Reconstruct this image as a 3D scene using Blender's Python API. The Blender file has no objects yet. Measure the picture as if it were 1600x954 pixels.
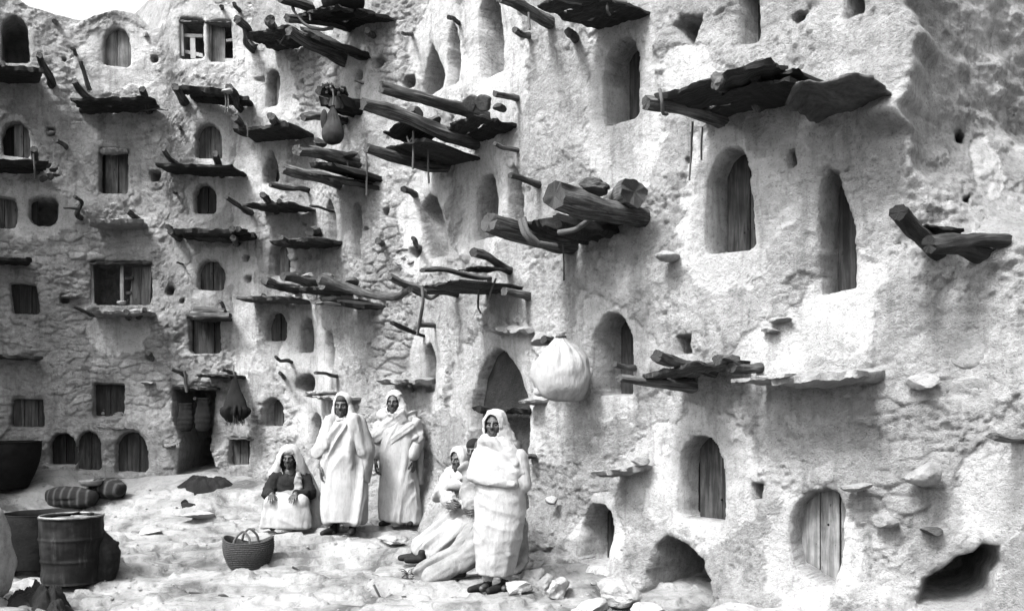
import bpy, bmesh, math, random
import numpy as np
from mathutils import Vector, Matrix

random.seed(7)
RNG = np.random.default_rng(7)
C = bpy.context.scene.collection
F, CX, CY, CH = 1500.0, 800.0, 640.0, 1.65      # focal length, horizon and eye height in reference pixels / metres

# ------------------------------------------------------------------ noise
def _hash(ix, iy, iz, seed):
    h = (ix.astype(np.int64) * 374761393 + iy.astype(np.int64) * 668265263 + iz.astype(np.int64) * 2147483647 + seed * 974711) & 0xffffffff
    h = ((h ^ (h >> 13)) * 1274126177) & 0xffffffff
    h = (h ^ (h >> 16)) & 0xffffff
    return h / float(0xffffff) * 2 - 1

def vnoise(p, seed=0):
    p = np.asarray(p, float)
    i = np.floor(p); f = p - i
    f = f * f * f * (f * (f * 6 - 15) + 10)
    i = i.astype(np.int64)
    r = 0
    for dx in (0, 1):
        wx = f[..., 0] if dx else 1 - f[..., 0]
        for dy in (0, 1):
            wy = f[..., 1] if dy else 1 - f[..., 1]
            for dz in (0, 1):
                wz = f[..., 2] if dz else 1 - f[..., 2]
                r = r + wx * wy * wz * _hash(i[..., 0] + dx, i[..., 1] + dy, i[..., 2] + dz, seed)
    return r

def fbm(p, octv=4, gain=0.5, seed=0, billow=False):
    p = np.asarray(p, float); a = 1.0; s = 0; t = 0
    for k in range(octv):
        n = vnoise(p * (2.03 ** k) + 17.3 * k, seed + k)
        if billow: n = np.abs(n) * 2 - 1
        s = s + a * n; t += a; a *= gain
    return s / t

def worley2(x, y, seed=0):
    ix = np.floor(x).astype(np.int64); iy = np.floor(y).astype(np.int64)
    f1 = np.full(x.shape, 9.0); f2 = np.full(x.shape, 9.0); cid = np.zeros(x.shape)
    z0 = np.zeros_like(ix)
    for dx in (-1, 0, 1):
        for dy in (-1, 0, 1):
            cx, cy = ix + dx, iy + dy
            px = cx + .5 + .42 * _hash(cx, cy, z0, seed); py = cy + .5 + .36 * _hash(cx, cy, z0, seed + 5)
            d = np.hypot(px - x, py - y)
            m = d < f1
            f2 = np.where(m, f1, np.minimum(f2, d)); f1 = np.where(m, d, f1)
            cid = np.where(m, _hash(cx, cy, z0, seed + 9), cid)
    return f1, f2, cid

def sstep(a, b, x):
    t = np.clip((x - a) / (b - a), 0, 1)
    return t * t * (3 - 2 * t)

# ------------------------------------------------------------------ mesh helpers
def make_mesh(name, v, faces, uv=None, smooth=True, sharp=0):
    me = bpy.data.meshes.new(name)
    me.from_pydata([tuple(q) for q in v], [], faces)
    if uv is not None:
        l = me.uv_layers.new(name='UVMap')
        li = np.zeros(len(me.loops), np.int32); me.loops.foreach_get('vertex_index', li)
        l.data.foreach_set('uv', np.asarray(uv, np.float32)[li].ravel())
    if smooth: me.polygons.foreach_set('use_smooth', [True] * len(me.polygons))
    me.update()
    if sharp: me.set_sharp_from_angle(angle=math.radians(sharp))
    return me

def grid_faces(nu, nv, closed_u=False):
    a = np.arange(nu * nv).reshape(nv, nu)
    if closed_u: a = np.concatenate([a, a[:, :1]], 1)
    q = np.stack([a[:-1, :-1], a[:-1, 1:], a[1:, 1:], a[1:, :-1]], -1).reshape(-1, 4)
    return q

def fast_mesh(name, v, quads, attrs=None):
    me = bpy.data.meshes.new(name)
    n = len(quads)
    me.vertices.add(len(v)); me.vertices.foreach_set('co', np.asarray(v, np.float32).ravel())
    me.loops.add(n * 4); me.loops.foreach_set('vertex_index', np.asarray(quads, np.int32).ravel())
    me.polygons.add(n); me.polygons.foreach_set('loop_start', np.arange(0, n * 4, 4, dtype=np.int32))
    me.polygons.foreach_set('use_smooth', np.ones(n, bool))
    me.update(calc_edges=True)
    for k, a in (attrs or {}).items():
        at = me.attributes.new(k, 'FLOAT', 'POINT'); at.data.foreach_set('value', np.asarray(a, np.float32).ravel())
    return me

def link(name, me, mat, parent=None, loc=None):
    o = bpy.data.objects.new(name, me)
    if mat is not None and len(me.materials) == 0: me.materials.append(mat)
    C.objects.link(o)
    if parent is not None: o.parent = parent
    if loc is not None: o.location = loc
    return o

def tag(o, label=None, cat=None, group=None, kind=None):
    if label: o['label'] = label
    if cat: o['category'] = cat
    if group: o['group'] = group
    if kind: o['kind'] = kind
    return o

def empty(name, loc, rz=0.0):
    o = bpy.data.objects.new(name, None); C.objects.link(o)
    o.empty_display_size = .1
    o.location = loc; o.rotation_euler = (0, 0, rz)
    return o

class G:
    """verts + faces collector"""
    def __init__(s): s.v = []; s.f = []; s.uv = []
    def add(s, v, f, uv=None):
        b = len(s.v); v = np.asarray(v, float)
        s.v.extend(map(tuple, v)); s.f.extend([tuple(int(i) + b for i in q) for q in f])
        s.uv.extend(map(tuple, uv) if uv is not None else [(q[0], q[2]) for q in v])
    def mesh(s, name, smooth=True, sharp=0): return make_mesh(name, s.v, s.f, s.uv, smooth, sharp)

def crom(pts, n):
    p = np.asarray(pts, float)
    if len(p) == 2: return p[0] + (p[1] - p[0]) * np.linspace(0, 1, n)[:, None]
    q = np.vstack([2 * p[0] - p[1], p, 2 * p[-1] - p[-2]])
    out = []
    for t in np.linspace(0, len(p) - 1 - 1e-9, n):
        i = int(t); f = t - i
        a, b, c, d = q[i:i + 4]
        out.append(.5 * (2 * b + (c - a) * f + (2 * a - 5 * b + 4 * c - d) * f * f + (3 * b - a - 3 * c + d) * f ** 3))
    return np.array(out)

def tube_geo(pts, radii, sides=12, n=None, rough=.0, seed=0, flat=1.0, twist=0.0):
    """a round or flattened rod along a path, closed ends, uneven surface"""
    pts = np.asarray(pts, float)
    L = np.linalg.norm(np.diff(pts, axis=0), axis=1).sum()
    r_mean = float(np.mean(radii))
    n = n or int(max(6, min(60, L / max(r_mean * .7, .012))))
    P = crom(pts, n)
    R = np.interp(np.linspace(0, 1, n), np.linspace(0, 1, len(radii)), radii)
    T = np.gradient(P, axis=0); T /= np.linalg.norm(T, axis=1)[:, None] + 1e-9
    up = np.array([0, 0, 1.0]) if abs(T[0][2]) < .9 else np.array([0, 1.0, 0])
    v = []; uv = []
    th = np.linspace(0, 2 * math.pi, sides, endpoint=False)
    rg = np.random.default_rng(seed + 50)
    j0, j1 = (rg.uniform(-.22, .12, sides) * R[0], rg.uniform(-.12, .22, sides) * R[-1]) if rough >= .2 else (np.zeros(sides), np.zeros(sides))
    ab = []
    for i in range(n):
        a = np.cross(T[i], up); a /= np.linalg.norm(a) + 1e-9
        b = np.cross(a, T[i])
        tt = th + twist * i / n
        k = 1.0
        if rough:
            al = i / (n - 1) * L
            q = np.stack([np.cos(th) * 1.1, np.sin(th) * 1.1, np.full(sides, al / max(r_mean, .03) * .22 + seed * 3.1)], 1)
            gq = np.stack([np.cos(th) * 3.4, np.sin(th) * 3.4, np.full(sides, al * 1.6 + seed * 1.7)], 1)
            k = 1 + rough * (1.0 * fbm(q, 3, seed=seed) + .55 * fbm(gq, 2, seed=seed + 3))
        ring = P[i] + (R[i] * k * np.cos(tt))[:, None] * a + (flat * R[i] * k * np.sin(tt))[:, None] * b
        if i == 0: ring = ring + T[0] * j0[:, None]
        if i == n - 1: ring = ring + T[-1] * j1[:, None]
        v.append(ring); uv.append(np.stack([th * r_mean, np.full(sides, i / (n - 1) * L)], 1)); ab.append((a, b))
    q = [tuple(x) for x in grid_faces(sides, n, True)]
    for e, sg in ((0, -1), (n - 1, 1)):
        a, b = ab[e]; r = v[e]; d = r - P[e]
        cap_uv = np.stack([d @ a, (d @ b) * 6 + seed], 1)
        o = sum(len(x) for x in v)
        inner = P[e] + d * .55 - T[e] * sg * R[e] * .03
        v += [r.copy(), inner, (P[e] - T[e] * sg * R[e] * .02)[None]]; uv += [cap_uv, cap_uv * .55, np.zeros((1, 2)) + [0, seed]]
        for s in range(sides):
            t = (s + 1) % sides
            f1 = (o + s, o + t, o + sides + t, o + sides + s); f2 = (o + sides + s, o + sides + t, o + 2 * sides)
            q += [f1, f2] if sg > 0 else [f1[::-1], f2[::-1]]
    return np.concatenate(v), q, np.concatenate(uv)

def slab_geo(A, B, back, thick, seed=0, rough=.02, nx=18, ny=7, sag=0.0):
    """plank or stone shelf: front edge A-B, going back by the vector `back`, uneven edges"""
    A, B, back = map(lambda q: np.asarray(q, float), (A, B, back))
    nx = max(nx, 34); thick *= .78; rough *= 1.35
    s, t = np.meshgrid(np.linspace(0, 1, nx), np.linspace(0, 1, ny))
    P = A + (B - A) * s[..., None] + back * t[..., None]
    bl = np.linalg.norm(back) + 1e-9; al = np.linalg.norm(B - A) + 1e-9
    e = fbm(np.stack([s * al * 8, 0 * s + seed, 0 * s], -1), 5, seed=seed, gain=.7) * rough * 2.2
    P = P + back / bl * (e * (1 - t))[..., None]
    e2 = fbm(np.stack([t * bl * 7, 0 * s + seed + 9, 0 * s], -1), 3, seed=seed + 3) * rough * 2
    P = P + (B - A) / al * (e2 * np.abs(2 * s - 1))[..., None]
    P[..., 2] -= sag * np.sin(math.pi * s)
    top = P.copy(); bot = P.copy()
    e3 = fbm(np.stack([s * al * 11, 0 * s + seed + 40, 0 * s], -1), 4, seed=seed + 7, gain=.65) * rough * 2.0
    bot = bot + back / bl * ((e3 - .6 * e + .25 * thick) * (1 - t))[..., None]
    top[..., 2] += fbm(P * 9 + seed, 3, seed=seed) * rough * .7
    edge = np.minimum(np.minimum(s, 1 - s) * al, np.minimum(t, 1 - t) * bl)
    rd = thick * .22 * (1 - sstep(0, thick * .6, edge))
    top[..., 2] -= rd
    bot[..., 2] += -thick + fbm(P * 8 + 31 + seed, 3, seed=seed + 1) * rough * .9 + rd
    v = np.concatenate([top.reshape(-1, 3), bot.reshape(-1, 3)]); n = nx * ny
    v = v + rough * .5 * np.stack([fbm(v * 13 + 5 * q + seed, 3, seed=seed + q) for q in (1, 2, 3)], 1)
    q = [tuple(x) for x in grid_faces(nx, ny)]
    q += [tuple(int(i) + n for i in x[::-1]) for x in grid_faces(nx, ny)]
    loop = list(range(nx)) + [nx * j + nx - 1 for j in range(1, ny)] + [nx * (ny - 1) + i for i in range(nx - 2, -1, -1)] + [nx * j for j in range(ny - 2, 0, -1)]
    for i in range(len(loop)):
        a, b = loop[i], loop[(i + 1) % len(loop)]
        q.append((b, a, a + n, b + n))
    uv1 = np.stack([(t * bl).ravel(), (s * al).ravel()], 1)
    return v, q, np.concatenate([uv1, uv1 + .37])

def rock_geo(size, seed=0, sub=3, planes=10, rough=.05, keep=.4):
    bm = bmesh.new(); bmesh.ops.create_icosphere(bm, subdivisions=sub, radius=1)
    v = np.array([q.co[:] for q in bm.verts]); f = [tuple(x.index for x in q.verts) for q in bm.faces]; bm.free()
    rg = np.random.default_rng(seed + 100)
    r = np.ones(len(v))
    for _ in range(planes):
        n = rg.normal(size=3); n /= np.linalg.norm(n); d = rg.uniform(keep, .98)
        c = v @ n
        r = np.where(c > 1e-3, np.minimum(r, d / np.maximum(c, 1e-3)), r)
    v = v * r[:, None]
    v = v * (1 + rough * fbm(v * 2.6 + seed, 4, seed=seed))[:, None]
    return v * np.asarray(size), f

def lathe_geo(prof, sides=40):
    """prof: list of (r, z); closed when the ends have r = 0"""
    v = []; th = np.linspace(0, 2 * math.pi, sides, endpoint=False)
    for r, z in prof: v.append(np.stack([r * np.cos(th), r * np.sin(th), np.full(sides, z)], 1))
    return np.concatenate(v), [tuple(x) for x in grid_faces(sides, len(prof), True)]

def ell_geo(c, r, rot=None, seg=20, rings=12):
    th = np.linspace(0, 2 * math.pi, seg, endpoint=False); ph = np.linspace(0.02, math.pi - 0.02, rings)
    T, P = np.meshgrid(th, ph)
    v = np.stack([np.sin(P) * np.cos(T), np.sin(P) * np.sin(T), np.cos(P)], -1).reshape(-1, 3) * np.asarray(r)
    if rot is not None: v = v @ np.array(Matrix(rot).to_3x3()).T
    f = [tuple(x)[::-1] for x in grid_faces(seg, rings, True)]
    f.append(tuple(range(seg))); f.append(tuple(range(seg * (rings - 1), seg * rings))[::-1])
    return v + np.asarray(c), f

def caps_geo(a, b, ra, rb, seg=14, rings=5):
    """tapered limb between two joints with round ends"""
    a, b = np.asarray(a, float), np.asarray(b, float)
    d = b - a; L = np.linalg.norm(d) + 1e-9; d /= L
    up = np.array([0, 0, 1.0]) if abs(d[2]) < .9 else np.array([1.0, 0, 0])
    x = np.cross(d, up); x /= np.linalg.norm(x); y = np.cross(d, x)
    prof = [(-ra * math.cos(t), ra * math.sin(t)) for t in np.linspace(.05, math.pi / 2, rings)]
    prof += [(L + rb * math.sin(t), rb * math.cos(t)) for t in np.linspace(0, math.pi / 2 - .05, rings)]
    th = np.linspace(0, 2 * math.pi, seg, endpoint=False); v = []
    for h, r in prof: v.append(a + d * h + r * (np.cos(th)[:, None] * x + np.sin(th)[:, None] * y))
    v = np.concatenate(v); n = len(prof)
    f = [tuple(q) for q in grid_faces(seg, n, True)]
    f.append(tuple(range(seg))[::-1]); f.append(tuple(range(seg * (n - 1), seg * n)))
    return v, f

def loft_geo(rings, seg=40):
    """rings: (z, cx, cy, rx, ry[, tilt_x, tilt_y]) closed solid"""
    th = np.linspace(0, 2 * math.pi, seg, endpoint=False); v = []
    for r in rings:
        z, cx, cy, rx, ry = r[:5]; tx, ty = (r[5], r[6]) if len(r) > 5 else (0, 0)
        x, y = rx * np.cos(th), ry * np.sin(th)
        v.append(np.stack([cx + x, cy + y, z + tx * x + ty * y], 1))
    v = np.concatenate(v); n = len(rings)
    f = [tuple(q) for q in grid_faces(seg, n, True)]
    f.append(tuple(range(seg))[::-1]); f.append(tuple(range(seg * (n - 1), seg * n)))
    return v, f

def voxel(g, name, size, smooth=3, fac=.5):
    """one continuous surface out of the collected solids"""
    me = g.mesh(name + '_tmp')
    bm = bmesh.new(); bm.from_mesh(me); bmesh.ops.recalc_face_normals(bm, faces=bm.faces); bm.to_mesh(me); bm.free()
    o = bpy.data.objects.new(name + '_tmp', me); C.objects.link(o)
    m = o.modifiers.new('r', 'REMESH'); m.mode = 'VOXEL'; m.voxel_size = size; m.use_smooth_shade = True
    if smooth:
        s = o.modifiers.new('s', 'SMOOTH'); s.iterations = smooth; s.factor = fac
    dg = bpy.context.evaluated_depsgraph_get()
    out = bpy.data.meshes.new_from_object(o.evaluated_get(dg))
    bpy.data.objects.remove(o); bpy.data.meshes.remove(me)
    out.name = name; out.materials.clear()
    out.polygons.foreach_set('use_smooth', [True] * len(out.polygons))
    return out

def get_v(me):
    v = np.zeros(len(me.vertices) * 3, np.float32); me.vertices.foreach_get('co', v)
    n = np.zeros(len(me.vertices) * 3, np.float32); me.vertices.foreach_get('normal', n)
    return v.reshape(-1, 3).astype(float), n.reshape(-1, 3).astype(float)

def set_v(me, v):
    me.vertices.foreach_set('co', np.asarray(v, np.float32).ravel()); me.update()

# ------------------------------------------------------------------ materials (neutral greys: the picture is monochrome)
def nm(name):
    m = bpy.data.materials.new(name); m.use_nodes = True
    nt = m.node_tree; b = nt.nodes['Principled BSDF']
    b.inputs['Specular IOR Level'].default_value = .2
    return m, nt, b

def N(nt, t, **kw):
    n = nt.nodes.new(t)
    for k, v in kw.items(): setattr(n, k, v)
    return n

def noise_node(nt, coord, scale, detail=6, rough=.6, dist=0.0):
    n = N(nt, 'ShaderNodeTexNoise'); n.inputs['Scale'].default_value = scale
    n.inputs['Detail'].default_value = detail; n.inputs['Roughness'].default_value = rough; n.inputs['Distortion'].default_value = dist
    if coord is not None: nt.links.new(coord, n.inputs['Vector'])
    return n.outputs['Fac']

def ramp(nt, fac, stops):
    r = N(nt, 'ShaderNodeValToRGB'); e = r.color_ramp.elements
    while len(e) < len(stops): e.new(.5)
    for k, (p, c) in enumerate(stops): e[k].position = p; e[k].color = (c, c, c, 1)
    nt.links.new(fac, r.inputs['Fac'])
    return r.outputs['Color']

def mixc(nt, fac, a, b, mode='MIX'):
    m = N(nt, 'ShaderNodeMix', data_type='RGBA', blend_type=mode)
    for s, val in ((m.inputs['Factor'], fac), (m.inputs[6], a), (m.inputs[7], b)):
        if isinstance(val, (int, float)):
            s.default_value = val if s.type == 'VALUE' else (val, val, val, 1)
        else: nt.links.new(val, s)
    return m.outputs[2]

def mth(nt, op, a, b=0.0):
    m = N(nt, 'ShaderNodeMath', operation=op)
    for s, val in ((m.inputs[0], a), (m.inputs[1], b)):
        if isinstance(val, (int, float)): s.default_value = val
        else: nt.links.new(val, s)
    return m.outputs[0]

def bump(nt, b, h, dist=.02, strength=1.0):
    n = N(nt, 'ShaderNodeBump'); n.inputs['Distance'].default_value = dist; n.inputs['Strength'].default_value = strength
    nt.links.new(h, n.inputs['Height']); nt.links.new(n.outputs['Normal'], b.inputs['Normal'])

def mapped(nt, src, scale, rot=(0, 0, 0)):
    mp = N(nt, 'ShaderNodeMapping'); mp.inputs['Scale'].default_value = scale; mp.inputs['Rotation'].default_value = rot
    nt.links.new(src, mp.inputs['Vector']); return mp.outputs['Vector']

def mat_mud():
    m, nt, b = nm('mud_plaster')
    co = N(nt, 'ShaderNodeTexCoord').outputs['Object']
    pl = N(nt, 'ShaderNodeAttribute', attribute_name='plaster').outputs['Fac']
    ms = N(nt, 'ShaderNodeAttribute', attribute_name='masonry').outputs['Fac']
    sc = N(nt, 'ShaderNodeAttribute', attribute_name='stonetone').outputs['Fac']
    n1 = noise_node(nt, co, 1.1, 5, .6)
    n2 = noise_node(nt, co, 6.0, 8, .68, .4)
    n3 = noise_node(nt, co, 34.0, 6, .7)
    base = ramp(nt, n2, [(.30, .32), (.5, .43), (.68, .49)])
    base = mixc(nt, 1.0, base, ramp(nt, n1, [(.36, .78), (.62, 1.0)]), 'MULTIPLY')
    whit = ramp(nt, n2, [(.3, .37), (.5, .44), (.7, .48)])
    col = mixc(nt, pl, base, whit)
    # bare rubble is greyer, each stone its own tone
    st = mixc(nt, sc, .26, .44)
    col = mixc(nt, mth(nt, 'MULTIPLY', ms, .75), col, st)
    # dirt specks and weather streaks with shapes of their own
    streak = noise_node(nt, mapped(nt, co, (5, 5, .55)), 2.2, 5, .62)
    col = mixc(nt, 1.0, col, ramp(nt, streak, [(.34, .74), (.48, 1.0)]), 'MULTIPLY')
    spk = noise_node(nt, co, 60, 3, .6)
    col = mixc(nt, 1.0, col, ramp(nt, spk, [(.30, .5), (.42, 1.0)]), 'MULTIPLY')
    mot = noise_node(nt, co, 17, 7, .75)
    col = mixc(nt, 1.0, col, ramp(nt, mot, [(.30, .58), (.44, .90), (.62, 1.03)]), 'MULTIPLY')
    h = mth(nt, 'ADD', mth(nt, 'MULTIPLY', n3, .75), mth(nt, 'MULTIPLY', noise_node(nt, co, 13, 9, .74), .75))
    h = mth(nt, 'ADD', h, mth(nt, 'MULTIPLY', noise_node(nt, co, 95, 4, .7), .4))
    h = mth(nt, 'MULTIPLY', h, mth(nt, 'SUBTRACT', 1.0, mth(nt, 'MULTIPLY', pl, .45)))
    h = mth(nt, 'MULTIPLY', h, ramp(nt, noise_node(nt, co, 1.6, 4, .6), [(.36, .5), (.6, 1.2)]))
    nt.links.new(col, b.inputs['Base Color']); b.inputs['Roughness'].default_value = .95
    b.inputs['Specular IOR Level'].default_value = .1
    bump(nt, b, h, .085, 1.0)
    return m

def mat_ground():
    m, nt, b = nm('packed_earth_and_rock')
    co = N(nt, 'ShaderNodeTexCoord').outputs['Object']
    n2 = noise_node(nt, co, 1.5, 9, .66, .5); n3 = noise_node(nt, co, 18, 8, .7); n4 = noise_node(nt, co, 75, 4, .7)
    col = ramp(nt, n2, [(.38, .07), (.47, .17), (.60, .26)])
    col = mixc(nt, 1.0, col, ramp(nt, n3, [(.34, .6), (.46, 1.0)]), 'MULTIPLY')
    col = mixc(nt, 1.0, col, ramp(nt, n4, [(.30, .55), (.38, 1.0)]), 'MULTIPLY')
    h = mth(nt, 'ADD', n3, mth(nt, 'MULTIPLY', n4, .4))
    nt.links.new(col, b.inputs['Base Color']); b.inputs['Roughness'].default_value = .95
    bump(nt, b, h, .028, .8); return m

def mat_wood(name, lo, hi, rough=.85, gs=(46, 3.0, 1)):
    m, nt, b = nm(name)
    uv = N(nt, 'ShaderNodeTexCoord').outputs['UV']; co = N(nt, 'ShaderNodeTexCoord').outputs['Object']
    g = noise_node(nt, mapped(nt, uv, gs), 1.0, 6, .65, .6)
    g2 = noise_node(nt, co, 4, 4, .6)
    k = noise_node(nt, mapped(nt, uv, (22, 9, 1)), 1.0, 3, .5)
    col = ramp(nt, g, [(.3, lo * .5), (.45, lo), (.68, hi)])
    col = mixc(nt, 1.0, col, ramp(nt, g2, [(.35, .6), (.62, 1.15)]), 'MULTIPLY')
    col = mixc(nt, 1.0, col, ramp(nt, k, [(.27, .35), (.34, 1.0)]), 'MULTIPLY')
    oi = N(nt, 'ShaderNodeObjectInfo').outputs['Random']
    col = mixc(nt, 1.0, col, ramp(nt, oi, [(0, .6), (1, 1.5)]), 'MULTIPLY')
    nt.links.new(col, b.inputs['Base Color']); b.inputs['Roughness'].default_value = rough
    bump(nt, b, mth(nt, 'ADD', g, mth(nt, 'MULTIPLY', k, .4)), .018, .9)
    return m

def mat_stone(name, lo, hi):
    m, nt, b = nm(name)
    co = N(nt, 'ShaderNodeTexCoord').outputs['Object']
    n2 = noise_node(nt, co, 5, 8, .65, .3); n3 = noise_node(nt, co, 30, 8, .7)
    col = ramp(nt, n2, [(.32, lo), (.66, hi)])
    col = mixc(nt, 1.0, col, ramp(nt, n3, [(.32, .6), (.45, 1.0)]), 'MULTIPLY')
    nt.links.new(col, b.inputs['Base Color']); b.inputs['Roughness'].default_value = .95
    bump(nt, b, n3, .04, .8); return m

def mat_cloth(name, lo, hi, weave=260, bumpd=.006):
    m, nt, b = nm(name)
    co = N(nt, 'ShaderNodeTexCoord').outputs['Object']
    n2 = noise_node(nt, co, 5, 5, .6); n3 = noise_node(nt, mapped(nt, co, (1, 1, .25)), 42, 5, .65)
    w = noise_node(nt, mapped(nt, co, (1, 1, 3)), weave * .3, 2, .5)
    col = ramp(nt, n2, [(.34, lo), (.6, hi)])
    col = mixc(nt, 1.0, col, ramp(nt, n3, [(.3, .82), (.5, 1.0)]), 'MULTIPLY')
    nt.links.new(col, b.inputs['Base Color']); b.inputs['Roughness'].default_value = .95
    bump(nt, b, mth(nt, 'ADD', mth(nt, 'MULTIPLY', n3, 1.2), mth(nt, 'MULTIPLY', w, .35)), bumpd * 2, .8); return m

def mat_plain(name, lo, hi, scale=20, rough=.6, metal=0.0, bd=.004, spec=.3):
    m, nt, b = nm(name)
    co = N(nt, 'ShaderNodeTexCoord').outputs['Object']
    n2 = noise_node(nt, co, scale, 6, .65)
    nt.links.new(ramp(nt, n2, [(.35, lo), (.65, hi)]), b.inputs['Base Color'])
    b.inputs['Roughness'].default_value = rough; b.inputs['Metallic'].default_value = metal; b.inputs['Specular IOR Level'].default_value = spec
    bump(nt, b, n2, bd, .7); return m

def mat_drum():
    m, nt, b = nm('rusted_drum_steel')
    co = N(nt, 'ShaderNodeTexCoord').outputs['Object']
    s = noise_node(nt, mapped(nt, co, (9, 9, 1.3)), 1.6, 7, .7, .5); n = noise_node(nt, co, 9, 8, .72)
    col = ramp(nt, s, [(.36, .004), (.54, .010), (.64, .03), (.76, .08)])
    col = mixc(nt, 1.0, col, ramp(nt, n, [(.35, .35), (.55, 1.1)]), 'MULTIPLY')
    nt.links.new(col, b.inputs['Base Color']); b.inputs['Roughness'].default_value = .7; b.inputs['Specular IOR Level'].default_value = .12
    bump(nt, b, n, .008, .5); return m

def mat_stripe(name):
    m, nt, b = nm(name)
    co = N(nt, 'ShaderNodeTexCoord').outputs['Object']
    w = N(nt, 'ShaderNodeTexWave', wave_type='BANDS', bands_direction='Y'); w.inputs['Scale'].default_value = 2.6; w.inputs['Distortion'].default_value = 1.2; w.inputs['Detail'].default_value = 3
    nt.links.new(co, w.inputs['Vector'])
    n3 = noise_node(nt, co, 40, 5, .65)
    col = ramp(nt, w.outputs['Fac'], [(.3, .010), (.8, .018), (.93, .045)])
    nt.links.new(col, b.inputs['Base Color']); b.inputs['Roughness'].default_value = .95
    bump(nt, b, n3, .012, .8); return m

M = {}
M['mud'] = mat_mud(); M['ground'] = mat_ground()
M['wood'] = mat_wood('weathered_log', .038, .15)
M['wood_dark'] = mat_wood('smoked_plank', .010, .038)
M['door'] = mat_wood('weathered_door', .026, .08, .85, (22, 1.6, 1))
M['door_pale'] = mat_wood('bleached_door', .10, .21, .85, (20, 1.5, 1))
M['door_dark'] = mat_wood('dark_door', .016, .05, .85, (24, 1.8, 1))
M['stone'] = mat_stone('limestone', .14, .30); M['stone_dark'] = mat_stone('sooty_stone', .03, .09); M['rock'] = mat_stone('ground_rock', .19, .42)
M['white'] = mat_cloth('white_wool', .255, .32); M['grey'] = mat_cloth('grey_wool', .13, .2); M['black_cloth'] = mat_cloth('dark_wool', .003, .009)
M['sackcloth'] = mat_cloth('sackcloth', .24, .31); M['dark_sack'] = mat_cloth('dark_sack', .008, .03)
M['skin'] = mat_plain('skin', .028, .048, 30, .55, 0, .001, .35); M['eye'] = mat_plain('eye_white', .05, .07, 30, .3); M['hair'] = mat_plain('hair', .008, .02, 120, .7, 0, .004)
M['leather'] = mat_plain('dark_leather', .004, .011, 25, .7, 0, .004, .12)
M['rope'] = mat_plain('rope_fibre', .03, .09, 160, .9, 0, .006); M['straw'] = mat_plain('esparto', .010, .04, 60, .9, 0, .01)
M['hide'] = mat_plain('dry_hide', .02, .07, 14, .8, 0, .02)
M['drum'] = mat_drum(); M['pot'] = mat_plain('sooty_clay', .003, .008, 7, .85, 0, .02, .1); M['stripe'] = mat_stripe('striped_wool_sack'); M['bowl'] = mat_plain('wooden_bowl', .13, .2, 16, .7)
M['arch_shade'] = mat_stone('painted_arch_shade', .012, .04)  # near-black colour standing in for the shade inside the big arch
M['gap_shade'] = mat_wood('painted_gap_shade', .004, .012)  # near-black colour standing in for shade in the slit beside a door
M['twig'] = mat_wood('dry_twig', .05, .14)
# ------------------------------------------------------------------ ground
def gz_base(x, y):
    x = np.asarray(x, float); y = np.asarray(y, float)
    z = np.interp(y, [-60, 2, 8.5, 10, 12, 13.5, 14.3, 15.5, 17, 60], [-.5, -.45, -.13, 0, .12, .2, .33, .6, .7, .9])
    # worn rock terraces running across the court
    ln = y - (12.0 + .45 * (x + 3.5)) + .25 * np.sin(x * 2.1)
    z = z + .07 * sstep(-.05, .07, ln) * sstep(-6.5, -4.5, x) * (1 - sstep(-2.6, -1.8, x)) - .03
    ln2 = y - (9.9 + .2 * (x + 1.5)) + .2 * np.sin(x * 3.3 + 1)
    z = z + .05 * sstep(-.05, .06, ln2) * sstep(-3.4, -2.2, x)
    return z

def gz(x, y):
    p = np.stack([np.asarray(x, float), np.asarray(y, float), np.zeros_like(np.asarray(x, float))], -1)
    r = gz_base(x, y) + .06 * fbm(p * .9, 3, seed=31) + .016 * fbm(p * 3.1, 4, seed=32, billow=True)
    t = fbm(p * np.array([.38, .95, 1]), 6, seed=36, gain=.58) * 6; fl = np.floor(t); w = sstep(7.5, 8.5, p[..., 1]) * (1 - sstep(14.2, 15, p[..., 1]))
    r = r + w * .055 * (fl + sstep(.86, .97, t - fl))
    r = r + .2 * (1 - sstep(-7.2, -6.3, p[..., 0])) * sstep(12.5, 14, p[..., 1])
    return r + .008 * fbm(p * 11, 4, seed=33)

def gz1(x, y): return float(gz(np.array([x]), np.array([y]))[0])

def build_ground():
    xs = np.concatenate([np.linspace(-60, -9.5, 30), np.arange(-9.4, 4.6, .026), np.linspace(4.7, 60, 30)])
    ys = np.concatenate([np.linspace(-60, 6.9, 50), np.arange(7.0, 16.2, .026), np.linspace(16.4, 70, 30)])
    X, Y = np.meshgrid(xs, ys)
    Z = gz(X, Y)
    p = np.stack([X, Y, 0 * X], -1)
    w = sstep(7, 8, Y) * (1 - sstep(16, 17, Y))
    f1, f2, cid = worley2(X * 2.3 + .5 * fbm(p * 2, 2, seed=4), Y * 3.2 + .5 * fbm(p * 2 + 9, 2, seed=5), 3)
    flag = sstep(.0, .25, fbm(p * .7, 2, seed=40))
    Z = Z + w * flag * (.02 * cid - .03 * (1 - sstep(.02, .13, f2 - f1)))
    me = fast_mesh('ground', np.stack([X, Y, Z], -1).reshape(-1, 3), grid_faces(len(xs), len(ys)))
    tag(link('ground', me, M['ground']), kind='structure')
build_ground()

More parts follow.
